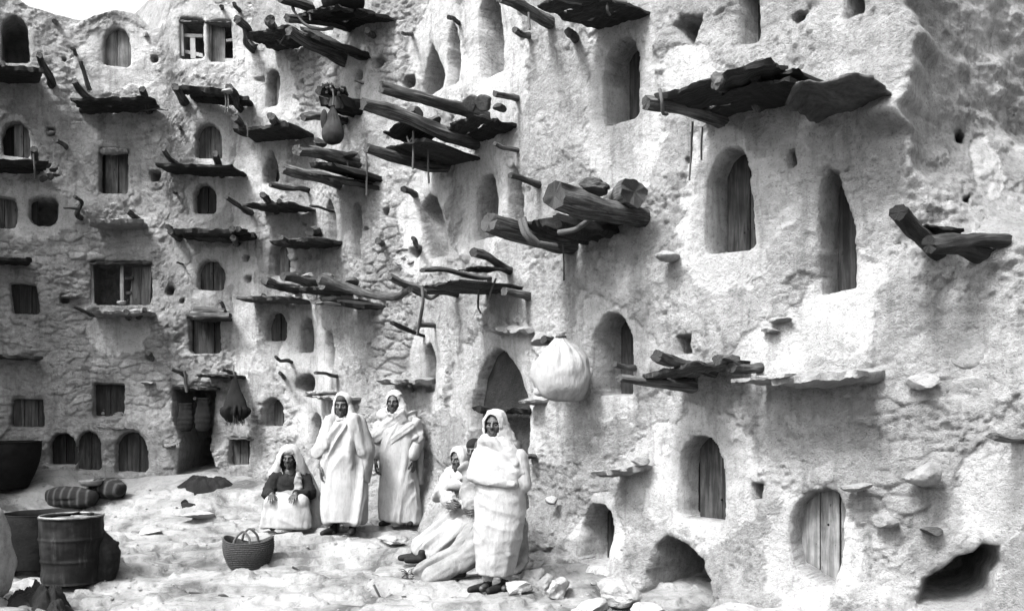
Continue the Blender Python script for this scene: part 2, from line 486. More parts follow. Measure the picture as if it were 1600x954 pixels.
# ------------------------------------------------------------------ the wall line of the court, in plan
CTRL = [(-420, 11.0), (-230, 13.6), (0, 14.95), (180, 15.45), (366, 15.55), (470, 14.85), (560, 13.35), (580, 13.15), (652, 12.8), (760, 11.35),
        (830, 10.55), (1000, 9.4), (1200, 8.4), (1400, 7.68), (1500, 7.5), (1600, 7.36), (1900, 7.0), (2300, 6.5)]
_c = np.array([((px - CX) / F * d, d) for px, d in CTRL])
_s = np.concatenate([[0], np.cumsum(np.linalg.norm(np.diff(_c, axis=0), axis=1))])
U = np.arange(0, _s[-1], .01)
CUR = np.stack([np.interp(U, _s, _c[:, 0]), np.interp(U, _s, _c[:, 1])], 1)
def _gauss(a, sg):
    k = np.arange(-3 * sg, 3 * sg + 1); w = np.exp(-.5 * (k / sg) ** 2); w /= w.sum()
    p = np.concatenate([a[0] + (a[0] - a[1:3 * sg + 1][::-1]) , a, a[-1] + (a[-1] - a[-3 * sg - 1:-1][::-1])])
    return np.convolve(p, w, 'valid')
CUR = np.stack([_gauss(CUR[:, 0], 9), _gauss(CUR[:, 1], 9)], 1)
TAN = np.gradient(CUR, axis=0); TAN /= np.linalg.norm(TAN, axis=1)[:, None]
NOR = np.stack([TAN[:, 1], -TAN[:, 0]], 1)
NOR = np.stack([_gauss(NOR[:, 0], 14), _gauss(NOR[:, 1], 14)], 1); NOR /= np.linalg.norm(NOR, axis=1)[:, None]
CPX = np.maximum.accumulate(CX + F * CUR[:, 0] / CUR[:, 1])

def u_of(px): return float(np.interp(px, CPX, U))
def cu(u): return np.array([np.interp(u, U, CUR[:, 0]), np.interp(u, U, CUR[:, 1])])
def nu_(u):
    n = np.array([np.interp(u, U, NOR[:, 0]), np.interp(u, U, NOR[:, 1])]); return n / np.linalg.norm(n)
def ta(u):
    n = nu_(u); return np.array([-n[1], n[0]])
def zof(py, d): return CH - (py - CY) / F * d
def wz(px, py): return zof(py, cu(u_of(px))[1])
def at(px, py, off=0.0):
    """point that stands `off` metres in front of the wall and is seen at reference pixel px, py"""
    P = CUR + NOR * off; q = CX + F * P[:, 0] / np.maximum(P[:, 1], .1) - px
    i = np.where((q[:-1] <= 0) & (q[1:] > 0))[0]
    u0 = u_of(px) + off * .6
    j = i[np.argmin(np.abs(U[i] - u0))] if len(i) else int(np.argmin(np.abs(q)))
    d = P[j, 1]
    return np.array([(px - CX) / F * d, d, zof(py, d)])
def tip_off(root, tip):
    """how far a rod square to the wall sticks out when it is seen from root pixel to tip pixel"""
    u = u_of(root[0]); c = cu(u); n = nu_(u); k = (tip[0] - CX) / F
    den = n[0] - k * n[1]
    return (k * c[1] - c[0]) / den if abs(den) > 1e-4 else .5
def n3(px):
    n = nu_(u_of(px)); return np.array([n[0], n[1], 0])
def t3(px):
    t = ta(u_of(px)); return np.array([t[0], t[1], 0])

# ------------------------------------------------------------------ openings: outline in wall coordinates (u, z)
OPEN = []
def arch(x0, x1, yt, yb, kind='round', lean=0.0, taper=0.0):
    ua, ub = u_of(x0), u_of(x1); xc = (x0 + x1) / 2
    zt, zb = wz(xc, yt), wz(xc, yb); w = ub - ua; h = zt - zb; uc = (ua + ub) / 2
    pts = []
    if kind == 'rect': e, sh = 9.0, .12
    elif kind == 'point': e, sh = 1.35, min(.75, .9 * w / h + .25)
    elif kind == 'soft': e, sh = 3.2, .35
    else: e, sh = 2.0, min(.6, .56 * w / h + .08)
    sh = min(sh, .8)
    for a in np.linspace(0, math.pi, 17):
        c, s = math.cos(a), math.sin(a)
        pts.append((uc + w / 2 * math.copysign(abs(c) ** (2 / e), c), zt - sh * h + sh * h * abs(s) ** (2 / e)))
    r = .12 * w if kind != 'soft' else .3 * w
    bl = [(uc - w / 2, zb + r), (uc - w / 2 + r * .3, zb + r * .3), (uc - w / 2 + r, zb), (uc + w / 2 - r, zb), (uc + w / 2 - r * .3, zb + r * .3), (uc + w / 2, zb + r)]
    pts += bl
    rg = random.Random(int(x0 * 7 + yt))
    out = []
    for (u, z) in pts:
        t = (z - zb) / h
        u2 = uc + (u - uc) * (1 + taper * (1 - t)) + lean * (t - .5)
        out.append((u2 + rg.uniform(-.012, .012) * min(1, w * 2), z + rg.uniform(-.012, .012) * min(1, w * 2)))
    return np.array(out)
def poly(*pp): return np.array([(u_of(x), wz(x, y)) for x, y in pp])
def op(pg, depth=.35, w=.035, soft=.035, door=None, fine=1.0):
    if door and door.get('a', 0) > .1: depth = max(depth, door['dep'] + .16)
    OPEN.append(dict(p=pg, depth=depth, w=w, soft=soft, door=door))
    return OPEN[-1]
def psdf(u, z, pg):
    d = np.full(u.shape, 1e9); ins = np.zeros(u.shape, bool); n = len(pg)
    for i in range(n):
        a, b = pg[i], pg[(i + 1) % n]
        e = b - a; wu, wv = u - a[0], z - a[1]
        t = np.clip((wu * e[0] + wv * e[1]) / (e @ e + 1e-12), 0, 1)
        d = np.minimum(d, (wu - e[0] * t) ** 2 + (wv - e[1] * t) ** 2)
        c = ((a[1] > z) != (b[1] > z))
        xi = a[0] + (z - a[1]) / (b[1] - a[1] + 1e-12) * e[0]
        ins ^= c & (u < xi)
    d = np.sqrt(d); return np.where(ins, -d, d)

D = lambda **k: k
# left back wall
op(arch(2, 45, 25, 97), .9)
op(arch(161, 203, 41, 103), .22, door=D(n=2, mat='door_pale', dep=.14))
op(arch(281, 318, 29, 91, 'rect'), .8, w=.03)
op(arch(326, 362, 32, 95, 'rect'), .8, w=.03, door=D(n=1, mat='door_pale', dep=.12, a=.0, b=.62))
op(arch(3, 46, 187, 244), .45, door=D(n=2, mat='door_pale', dep=.22, a=.38))
op(arch(155, 200, 231, 304, 'rect'), .35, door=D(n=2, mat='door', dep=.18, a=.14))
op(arch(304, 346, 191, 247), .3, door=D(n=2, mat='door', dep=.18))
op(arch(302, 337, 285, 333), .28, door=D(n=2, mat='door', dep=.16))
op(arch(-12, 27, 306, 357, 'soft'), .3, door=D(n=2, mat='door', dep=.16))
op(arch(44, 91, 307, 352, 'soft'), .8, door=D(n=1, mat='door_dark', dep=.25, a=0, b=.25))
op(arch(141, 236, 408, 475, 'rect'), .9, w=.03)
op(arch(16, 60, 442, 491, 'rect', lean=-.06), .3, door=D(n=3, mat='door_dark', dep=.15))
op(arch(308, 350, 405, 454), .3, door=D(n=2, mat='door', dep=.16))
op(arch(294, 345, 494, 552, 'rect'), .3, door=D(n=3, mat='door_dark', dep=.12, a=.12))
op(arch(145, 195, 598, 653, 'rect'), .3, door=D(n=2, mat='door_dark', dep=.2))
op(arch(18, 68, 622, 668, 'rect', taper=.15), .3, door=D(n=3, mat='door', dep=.14, a=.05))
op(arch(75, 121, 675, 728), .45, door=D(n=2, mat='door_dark', dep=.25, a=.1))
op(arch(119, 159, 672, 736), .28, door=D(n=2, mat='door', dep=.14))
op(arch(179, 230, 673, 739), .24, door=D(n=3, mat='door', dep=.12))
op(poly((268, 603), (337, 603), (333, 660), (327, 700), (338, 735), (344, 768), (272, 768), (282, 690), (270, 650)), 2.0)
# corner bay
op(arch(412, 433, 107, 167), .35, door=D(n=1, mat='door_pale', dep=.22, a=.2))
op(poly((395, 121), (411, 117), (411, 128), (396, 126)), .08, w=.02, soft=.01)
op(arch(410, 436, 233, 285, 'point'), .35, door=D(n=1, mat='door', dep=.2, a=.35))
op(arch(417, 449, 378, 430), .35, door=D(n=2, mat='door', dep=.2, a=.2))
op(arch(414, 447, 486, 533), .28, door=D(n=4, mat='door_dark', dep=.12))
op(arch(410, 445, 620, 668), .4, door=D(n=2, mat='door_dark', dep=.2, a=.15))
op(arch(357, 393, 683, 727, 'rect'), .25, door=D(n=3, mat='door', dep=.1))
op(arch(461, 489, 584, 611), .6)
op(arch(466, 489, 495, 551), .4, door=D(n=1, mat='door_dark', dep=.3, a=.3))
op(arch(482, 498, 645, 702), .4)
op(arch(506, 517, 518, 578), .4)
op(arch(509, 524, 312, 382), .3)
op(arch(549, 566, 313, 406, lean=-.1), .4)
op(arch(551, 562, 107, 126), .25); op(arch(552, 561, 132, 170, 'soft'), .06, w=.06)
# right facade
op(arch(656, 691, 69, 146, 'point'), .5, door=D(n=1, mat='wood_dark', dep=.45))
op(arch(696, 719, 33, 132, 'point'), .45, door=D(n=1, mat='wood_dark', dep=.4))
op(arch(750, 784, -14, 118), .4, w=.03, soft=.02)
op(arch(942, 998, 57, 191), .5, w=.03, soft=.02, door=D(n=1, mat='door', dep=.34, a=.42))
op(arch(737, 772, 271, 374), .45, w=.05, door=D(n=1, mat='door_dark', dep=.36, a=.5))
op(arch(786, 812, 255, 347, 'point'), .4, door=D(n=1, mat='door_dark', dep=.33, a=.5))
op(arch(658, 692, 301, 404, lean=-.22), .3, w=.06)
op(arch(664, 681, 535, 612), .35, w=.03, soft=.02)
op(poly((736, 850), (734, 640), (742, 590), (757, 556), (770, 543), (786, 550), (805, 578), (819, 620), (822, 720), (823, 850)), 1.7, w=.05)
op(arch(925, 986, 487, 618), .45, w=.03, soft=.02, door=D(n=1, mat='door_dark', dep=.36, a=.55))
op(arch(1101, 1173, 228, 392), .5, w=.03, soft=.02, door=D(n=2, mat='door', dep=.32, a=.28))
op(arch(1151, 1186, -40, 68), .4, w=.05, door=D(n=1, mat='door_dark', dep=.32, a=.4))
op(poly((1054, 40), (1064, 25), (1098, 22), (1090, 45), (1082, 70), (1068, 66), (1060, 52)), .5)
op(poly((1236, 30), (1246, 18), (1266, 16), (1258, 32), (1244, 40)), .35)
op(arch(1230, 1244, 233, 262, 'soft'), .4, soft=.015); op(arch(1066, 1075, 243, 255, 'soft'), .2, soft=.01)
op(poly((1274, 461), (1273, 350), (1280, 280), (1292, 262), (1308, 268), (1322, 320), (1333, 360), (1333, 448)), .6, w=.05, door=D(n=1, mat='door', dep=.36, a=.52))
op(arch(1318, 1352, -40, 28), .4, w=.03, soft=.02)
op(poly((1508, 178), (1504, 158), (1520, 146), (1532, 156), (1528, 178)), .4); op(poly((1506, 304), (1512, 290), (1528, 286), (1524, 304)), .3)
op(arch(1053, 1080, 523, 553, 'rect'), .45, soft=.02)
op(arch(1056, 1131, 679, 815), .42, w=.03, soft=.02, door=D(n=2, mat='door', dep=.28, a=.46))
op(arch(1173, 1193, 754, 783, 'rect'), .35, soft=.02)
op(poly((1240, 885), (1233, 850), (1234, 815), (1243, 786), (1262, 767), (1290, 761), (1312, 768), (1322, 796), (1318, 870), (1308, 918), (1290, 916)), .5, w=.07, soft=.02, door=D(n=3, mat='door_pale', dep=.2, a=.16))
op(poly((1012, 960), (1016, 900), (1022, 850), (1038, 836), (1070, 850), (1100, 872), (1118, 900), (1128, 935), (1110, 970)), 2.0, w=.07)
op(poly((1430, 945), (1438, 905), (1470, 888), (1495, 868), (1520, 862), (1535, 848), (1564, 852), (1570, 880), (1556, 905), (1552, 932), (1520, 948), (1480, 952)), 1.2, w=.10)
op(arch(908, 958, 786, 882), .5, w=.03, soft=.02, door=D(n=2, mat='door_dark', dep=.34, a=.45))
op(poly((886, 925), (892, 898), (915, 893), (938, 908), (930, 935), (915, 945)), .5, w=.07)
# putlog holes
for x, y, r, dp in ((241, 92, 6, .3), (243, 275, 9, .35), (265, 454, 7, .3), (285, 470, 4, .2), (100, 466, 8, .3), (79, 205, 7, .3), (383, 403, 6, .3), (387, 436, 6, .3),
                    (474, 127, 4, .2), (607, 332, 6, .3), (590, 98, 9, .35), (637, 127, 10, .4), (651, 394, 9, .3), (577, 538, 5, .2), (475, 352, 4, .2), (101, 94, 4, .15), (232, 558, 6, .25), (574, 358, 4, .2)):
    op(arch(x - r, x + r, y - r, y + r, 'soft'), dp, w=.03, soft=.012)

def disp(px, py, P, u, z):
    """relief of the mud face; returns height, plaster, masonry, stone tone"""
    pl = np.zeros(u.shape); ms = np.zeros(u.shape)
    wob = fbm(P * 1.7, 3, seed=60); wob2 = fbm(P * 8, 4, seed=59, gain=.6)
    for cx, cy, rx, ry in ((972, 150, 70, 150), (1145, 330, 95, 130), (1090, 740, 130, 110), (1265, 860, 80, 130), (960, 560, 70, 110), (380, 400, 22, 280), (785, 600, 75, 100), (768, 60, 60, 150),
                           (690, 80, 50, 110), (330, 60, 70, 70), (182, 85, 75, 60), (328, 222, 45, 60), (322, 310, 40, 45), (330, 425, 50, 45), (425, 140, 40, 80), (425, 260, 40, 55), (20, 225, 40, 50), (1310, 480, 70, 90),
                           (665, 350, 50, 90), (672, 570, 30, 80), (760, 320, 50, 100), (185, 520, 50, 40), (935, 840, 45, 70), (555, 130, 22, 130), (480, 560, 40, 120), (60, 330, 70, 45), (1080, 120, 60, 50), (1570, 215, 40, 70), (1565, 780, 60, 90), (1200, 560, 60, 60)):
        q = 1 - np.hypot((px - cx) / rx, (py - cy) / ry)
        pl = np.maximum(pl, sstep(-.02, .10, q + .45 * wob + .22 * wob2 - .05))
    for cx, cy, rx, ry, k in ((617, 460, 48, 210, 1), (615, 60, 45, 160, .8), (75, 430, 120, 160, .75), (230, 570, 180, 90, .75), (480, 120, 55, 70, 1), (470, 405, 40, 35, .9), (250, 240, 70, 90, .6), (1430, 640, 130, 110, .6), (1385, 770, 80, 70, .7),
                              (1245, 470, 45, 90, .7), (60, 660, 80, 60, .4), (130, 150, 70, 60, .5), (220, 380, 60, 40, .5), (470, 660, 40, 70, .5), (880, 750, 60, 50, .35), (1500, 250, 60, 80, .5), (840, 860, 40, 60, .8)):
        q = 1 - np.hypot((px - cx) / rx, (py - cy) / ry)
        ms = np.maximum(ms, k * sstep(0, .2, q + .5 * wob + .2 * wob2 - .1))
    ms = np.maximum(ms,   .6 * sstep(.28, .40, fbm(P * 1.15, 4, seed=57) + .12 * wob2))
    ms = ms * (1 - pl)
    h = .09 * fbm(P * .75, 3, seed=61) + .03 * fbm(P * 2.3, 3, seed=62)
    rough = (1 - .6 * pl) * (.5 + .9 * sstep(-.25, .3, fbm(P * 1.4, 3, seed=56)))
    h = h + rough * ((.014 + .014 * ms) * fbm(P * 4.4, 3, seed=63) + (.017 + .012 * ms) * fbm(P * np.array([10, 10, 12]), 5, seed=69, gain=.66) + .014 * fbm(P * np.array([8, 8, 2.6]), 4, seed=58) + .006 * fbm(P * 17, 4, seed=64, billow=True))
    # coats of plaster that flaked off, leaving an edge
    fl = fbm(P * np.array([2.6, 2.6, 2.0]), 5, seed=65, gain=.6)
    h = h + rough * (.016 * sstep(.04, .07, fl) + .016 * sstep(-.18, -.15, fl))
    pit = fbm(P * 21, 3, seed=66)
    h = h - rough * .016 * sstep(.4, .62, pit)
    # rough coursed rubble where the plaster has gone
    wx = u * 3.6 + .45 * fbm(P * 2.2, 3, seed=67); wy = z * 8.5 + .55 * fbm(P * 2.2 + 7, 3, seed=68)
    f1, f2, cid = worley2(wx, wy, 11)
    h = h + ms * (.030 * sstep(.02, .22, f2 - f1) + .02 * cid - .02)
    return h, pl, ms, np.clip(.5 + .5 * cid, 0, 1) * sstep(.03, .12, f2 - f1)

def relief(u, z):
    P2 = np.stack([np.interp(u, U, CUR[:, 0]), np.interp(u, U, CUR[:, 1])], -1)
    px = CX + F * P2[..., 0] / P2[..., 1]; py = CY - F * (z - CH) / P2[..., 1]
    P = np.concatenate([P2, z[..., None]], -1)
    h, pl, ms, st = disp(px, py, P, u, z)
    # the upper right of the facade is set back behind a ragged edge, and the foot of the wall spreads
    wn = 30 * vnoise(P * 3.0, 70) + 14 * vnoise(P * 8.0, 75)
    set_back = (.40 * sstep(1420, 1452, px + wn) + .95 * np.clip((px - 1425 + wn * .5) / 180, 0, 1.6)) * (1 - sstep(110, 430, py + 50 * vnoise(P * 2.1, 71)))
    h = h - set_back
    h = h + .24 * np.exp(-(((px - 1408) / 52) ** 2 + ((py - 130) / 90) ** 2))
    h = h + .16 * np.exp(-(((px - 1392) / 36) ** 2 + ((py - 186) / 16) ** 2)) - .12 * np.exp(-(((px - 1402) / 36) ** 2 + ((py - 208) / 12) ** 2))
    rg_ = sstep(1380, 1430, px) * (1 - sstep(380, 620, py))
    h = h + rg_ * (.05 * fbm(P * 5, 6, seed=76, gain=.62) + .03 * fbm(P * 11, 4, seed=77, billow=True))
    g0 = gz_base(P2[..., 0], P2[..., 1])
    foot = np.clip((g0 + .55 - z) / .55, 0, 1.3)
    h = h + (.20 * foot ** 1.5) * (1 + .9 * fbm(P * 2.6, 3, seed=72)) * sstep(350, 500, px)
    # thick mud round some openings
    rec = np.zeros(u.shape)
    for o in OPEN:
        p = o['p']; m = .25
        u0, u1, z0, z1 = p[:, 0].min() - m, p[:, 0].max() + m, p[:, 1].min() - m, p[:, 1].max() + m
        i = np.where((u[0] > u0) & (u[0] < u1))[0]
        if not len(i): continue
        sl = slice(i[0], i[-1] + 1)
        zz = z[:, sl]; uu = u[:, sl]
        row = np.where((zz.max(1) > z0) & (zz.min(1) < z1))[0]
        if not len(row): continue
        rs = slice(row[0], row[-1] + 1)
        uu, zz = uu[rs], zz[rs]
        pp = P[rs, sl]
        sd = psdf(uu, zz, p) + .007 * fbm(pp * 9, 3, seed=73) * min(1.0, o['w'] / .035)
        k = sstep(0, o['w'], -sd) * o['depth'] * (1 + .1 * vnoise(pp * 2, 74))
        rnd = o['soft'] * np.exp(-np.abs(sd) / .05) * (sd > 0) + o['soft'] * (sd <= 0)
        rec[rs, sl] = np.maximum(rec[rs, sl], k + rnd)
    pl = pl * (1 - sstep(.05, .12, rec)); ms = ms * (1 - sstep(.05, .1, rec))
    return h - rec, pl, ms, st, P2

def build_wall(name, ua, ub, step, ztop, label):
    n = int((ub - ua) / step) + 1
    us = np.linspace(ua, ub, n)
    zt = np.array([ztop(u) for u in us]); zb = -.7
    rows = int((zt.max() - zb) / step) + 1
    T = np.linspace(0, 1, rows)[:, None]
    z = zb + T * (zt - zb)[None, :]; u = np.repeat(us[None, :], rows, 0)
    h, pl, ms, st, P2 = relief(u, z)
    nn = np.stack([np.interp(us, U, NOR[:, 0]), np.interp(us, U, NOR[:, 1])], 1)
    X = P2[..., 0] + nn[None, :, 0] * h; Y = P2[..., 1] + nn[None, :, 1] * h
    V = np.stack([X, Y, z], -1)
    # body of the building behind the face: roof and back
    av = nn.mean(0); av /= np.linalg.norm(av)
    back = []
    for dist in (.35, 2.6):
        r = V[-1].copy(); r[:, :2] = np.stack([np.interp(us, U, CUR[:, 0]), np.interp(us, U, CUR[:, 1])], 1) - av * dist; r[:, 2] += (.03 if dist < 1 else -.05); back.append(r)
    r = back[-1].copy(); r[:, 2] = zb; back.append(r)
    V = np.concatenate([V, np.array(back)], 0)
    z0 = np.zeros((3, n))
    me = fast_mesh(name, V.reshape(-1, 3), grid_faces(n, rows + 3),
                   dict(plaster=np.concatenate([pl, z0]), masonry=np.concatenate([ms, z0]), stonetone=np.concatenate([st, z0])))
    o = link(name, me, M['mud'])
    return tag(o, label, 'granary building', None, 'thing')

sky_px = [(-420, 0), (-200, 8), (0, 12), (26, 14), (46, 28), (85, 38), (128, 40), (148, 28), (180, 19), (214, 25), (236, 48), (252, 46), (262, 24), (272, -20), (296, -60), (366, -60)]
def top_left(u):
    px = float(np.interp(u, U, CPX)); return zof(float(np.interp(px, [a for a, b in sky_px], [b for a, b in sky_px])), 15.5) + .02 * math.sin(u * 5)
uL, uC = u_of(366), u_of(574)
W_left = build_wall('granary_building', 0.6, uL, .02, top_left, 'far left granary of rubble and peeling whitewash with a wide window and dark doorway')
W_mid = build_wall('granary_building.001', uL, uC, .018, lambda u: 8.75 - .9 * (u - uL) / (uC - uL), 'narrow recessed corner bay of mud plaster between the far wall and the long right wall')
W_right = build_wall('granary_building.002', uC, u_of(2200), .0165, lambda u: 7.85, 'long curving right granary wall of thick lumpy mud plaster, standing nearest')

# ------------------------------------------------------------------ doors: planks cut to the opening
def clip_strip(pg, a, b):
    def half(P, x, sgn):
        out = []
        for i in range(len(P)):
            p, q = P[i], P[(i + 1) % len(P)]
            dp, dq = sgn * (p[0] - x), sgn * (q[0] - x)
            if dp >= 0: out.append(p)
            if dp * dq < 0:
                t = dp / (dp - dq); out.append((p[0] + t * (q[0] - p[0]), p[1] + t * (q[1] - p[1])))
        return out
    return half(half(list(map(tuple, pg)), a, 1), b, -1)

def plank_solid(g, pg, u0, dep, th, seed):
    """extrude a plank outline (wall coordinates) to a board standing `dep` inside the wall face"""
    if len(pg) < 3: return
    c, t, n = cu(u0), ta(u0), nu_(u0)
    v = []; uv = []
    rg = random.Random(seed); j = rg.uniform(-.018, .018)
    for off in (-dep + j, -dep - th + j):
        for (uu, z) in pg:
            q = c + t * (uu - u0) + n * off
            v.append((q[0], q[1], z)); uv.append((uu + seed * .77, z + seed * .31))
    k = len(pg)
    f = [tuple(range(k)), tuple(range(2 * k - 1, k - 1, -1))] + [(i, i + k, (i + 1) % k + k, (i + 1) % k) for i in range(k)]
    g.add(v, f, uv)

wall_for = lambda u: W_left if u < uL else (W_mid if u < uC else W_right)
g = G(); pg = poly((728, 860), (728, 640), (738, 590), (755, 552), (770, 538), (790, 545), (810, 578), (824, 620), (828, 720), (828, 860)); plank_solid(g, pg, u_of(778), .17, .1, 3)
link('arch_shade_panel', g.mesh('arch_shade_panel', False), M['arch_shade'], W_right)  # added panel just inside the arch, its shade painted on
nd = 0
for o in OPEN:
    d = o['door']
    if not d: continue
    p = o['p']; nd += 1
    u0, u1 = p[:, 0].min(), p[:, 0].max(); w = u1 - u0
    cen = p.mean(0); ex = cen + (p - cen) * (1 + .06 / max(w, .1)); ex[:, 1] = np.maximum(ex[:, 1], p[:, 1].min() - .03)
    if cen[0] > uC and d.get('a', 0) > .1: d['a'] = .3 * d['a']
    a = u0 + d.get('a', 0) * w - (.04 if d.get('a', 0) == 0 else 0); b = u0 + d.get('b', 1) * w + (.04 if d.get('b', 1) == 1 else 0)
    g = G(); rg = random.Random(nd)
    cuts = [a + (b - a) * (i + (rg.uniform(-.12, .12) if 0 < i < d['n'] else 0)) / d['n'] for i in range(d['n'] + 1)]
    for i in range(d['n']):
        dense = []
        st = clip_strip(ex, cuts[i] + .004, cuts[i + 1] - .005)
        plank_solid(g, st, (u0 + u1) / 2, d['dep'], .035, nd * 5 + i)
    wl = wall_for(cen[0]); gap = None
    if d.get('a', 0) > .04:
        gap = G(); plank_solid(gap, clip_strip(ex, u0 - .05, a + .03), (u0 + u1) / 2, d['dep'] + .07, .03, nd)  # added strip left of the boards: the dark gap's shade as colour
    dr = link('door', g.mesh('door', False), M[d['mat']], wl)
    if gap is not None and gap.v: link('door_gap_shade', gap.mesh('door_gap_shade', False), M['gap_shade'], dr)
    bv = dr.modifiers.new('b', 'BEVEL'); bv.width = .004; bv.segments = 1; bv.limit_method = 'ANGLE'
    if cen[0] > uC and d['n'] > 1:
        # wooden lock block, knots and pegs on the boards
        c, t, n = cu(cen[0]), ta(cen[0]), nu_(cen[0])
        for k in range(4):
            gl = G(); uu = a + (b - a) * rg.uniform(.2, .85); zz = p[:, 1].min() + (p[:, 1].max() - p[:, 1].min()) * rg.choice([.22, .25, .6, .64])
            q = c + t * (uu - cen[0]) - n * (d['dep'] - .006)
            v, f = ell_geo((q[0], q[1], zz), (.013, .013, .013), None, 8, 5); gl.add(v, f); link('door_peg', gl.mesh('door_peg'), M['leather'], dr)
# ------------------------------------------------------------------ timber platforms, pegs, stones on the walls
LSEED = [0]
def sd():
    LSEED[0] += 1; return LSEED[0]
GP = 'timber loading platforms built out from the walls'
def log_pts(r, off_r, t, off):
    """centre line of a rod from root pixel r to tip pixel t"""
    if off is None: off = min(1.6, max(.2, tip_off(r, t)))
    a = at(r[0], r[1], off_r)
    u = u_of(r[0]); n = nu_(u)
    b = at(t[0], t[1], off)
    mid = (a + b) / 2
    return a, mid, b
def beam_mesh(r, t, rad, off=None, bend=.035, off_r=-.12, flat=1.0, rough=.3):
    s = sd(); rg = random.Random(s)
    a, m, b = log_pts(r, off_r, t, off)
    L = np.linalg.norm(b - a)
    q1 = a + (b - a) * .35 + np.array([rg.uniform(-1, 1), rg.uniform(-1, 1), rg.uniform(-1, 1)]) * bend * L
    q2 = a + (b - a) * .7 + np.array([rg.uniform(-1, 1), rg.uniform(-1, 1), rg.uniform(-1, 1)]) * bend * L
    r0, r1 = rad if isinstance(rad, tuple) else (rad, rad * .86)
    r0, r1 = r0 * .86, r1 * .86
    v, f, uv = tube_geo([a, q1, q2, b], [r0, r0 * 1.03, (r0 + r1) * .5 * .94, r1 * 1.04, r1], 20, rough=rough, seed=s, flat=flat, twist=.5)
    return v, f, uv
def slab_pts(A, B, off, back=None, drop=0.0):
    a, b = at(A[0], A[1], off), at(B[0], B[1], off)
    n = (n3(A[0]) + n3(B[0])); n /= np.linalg.norm(n)
    bk = -n * (off + .1 if back is None else back); bk[2] -= drop
    return a, b, bk

class Plat:
    """one platform: an Empty at the wall with its beams, planks, shelf stones and ropes as parts"""
    def __init__(s, px, py, label, name='wooden_platform', cat='wooden platform', group=GP):
        s.o = empty(name, at(px, py, .0)); tag(s.o, label, cat, group); s.loc = np.array(s.o.location)
    def part(s, name, v, f, uv, mat, smooth=True):
        g = G(); g.add(np.asarray(v) - s.loc, f, uv); return link(name, g.mesh(name, smooth, 0 if name == 'rope' else 42), M[mat], s.o)
    def b(s, r, t, rad, off=None, mat='wood', **k): return s.part('beam', *beam_mesh(r, t, rad, off, **k), mat)
    def s_(s, A, B, off, th, mat='wood_dark', back=None, drop=0.0, name='plank', rough=.022, sag=0.0):
        a, b, bk = slab_pts(A, B, off, back, drop); return s.part(name, *slab_geo(a, b, bk, th, sd(), rough, sag=sag), mat)
    def planks(s, A, B, off, th, n=3, mat='wood_dark', drop=0.0, extra=.1):
        """several boards laid side by side, running along the wall"""
        rg = random.Random(sd())
        for i in range(n):
            o1 = off * (1 - i / n); wd = off / n - .012
            a, b, bk = slab_pts(A, B, off, off + extra, drop)
            k = i / n
            a2 = a + bk * k * off / (off + extra) + (a - b) * rg.uniform(-.03, .04); b2 = b + bk * k * off / (off + extra) + (b - a) * rg.uniform(-.05, .04)
            s.part('plank', *slab_geo(a2, b2, bk / np.linalg.norm(bk) * (wd if i < n - 1 else wd + extra), th * rg.uniform(.8, 1.15), sd(), .026), mat)
    def rope(s, pts, rad=.011, mat='rope', straight=False):
        P = [at(*p) for p in pts]
        v, f, uv = tube_geo(P, [rad, rad], 7, n=max(8, 9 * len(P)), rough=.5, seed=sd()); return s.part('rope', v, f, uv, mat)

def peg(r, t, rad, label, off=None, mat='wood', name='wooden_peg', cat='peg', group='wooden pegs set in the walls', **k):
    v, f, uv = beam_mesh(r, t, rad, off, **k)
    g = G(); g.add(v, f, uv); return tag(link(name, g.mesh(name, True, 32), M[mat]), label, cat, group)
def stone(px, py, off, size, label, rot=0.0, mat='stone', name='stone', cat='stone', group='stones set in or lying on the walls', planes=11, rough=.07):
    v, f = rock_geo(tuple(q * .74 for q in size), sd(), 4, planes, rough)
    c, s = math.cos(rot), math.sin(rot); t, n = t3(px), n3(px)
    x = v[:, 0] * c - v[:, 2] * s; z = v[:, 0] * s + v[:, 2] * c
    w = x[:, None] * t + v[:, 1][:, None] * n + z[:, None] * np.array([0, 0, 1.0]) + at(px, py, off)
    g = G(); g.add(w, f); return tag(link(name, g.mesh(name, True, 32), M[mat]), label, cat, group)
def shelf(A, B, off, th, label, mat='stone', name='stone_ledge', cat='stone ledge', group='stone ledges set in the walls', rough=.022, drop=0.0):
    a, b, bk = slab_pts(A, B, off, None, drop); v, f, uv = slab_geo(a, b, bk, th, sd(), rough)
    g = G(); g.add(v, f, uv); return tag(link(name, g.mesh(name, True, 32), M[mat]), label, cat, group)
def rope_thing(pts, rad, label, group='loose rope ends'):
    P = [at(*p) for p in pts]; v, f, uv = tube_geo(P, [rad, rad], 7, n=9 * len(P), rough=.4, seed=sd())
    g = G(); g.add(v, f, uv); return tag(link('rope', g.mesh('rope'), M['rope']), label, 'rope', group)

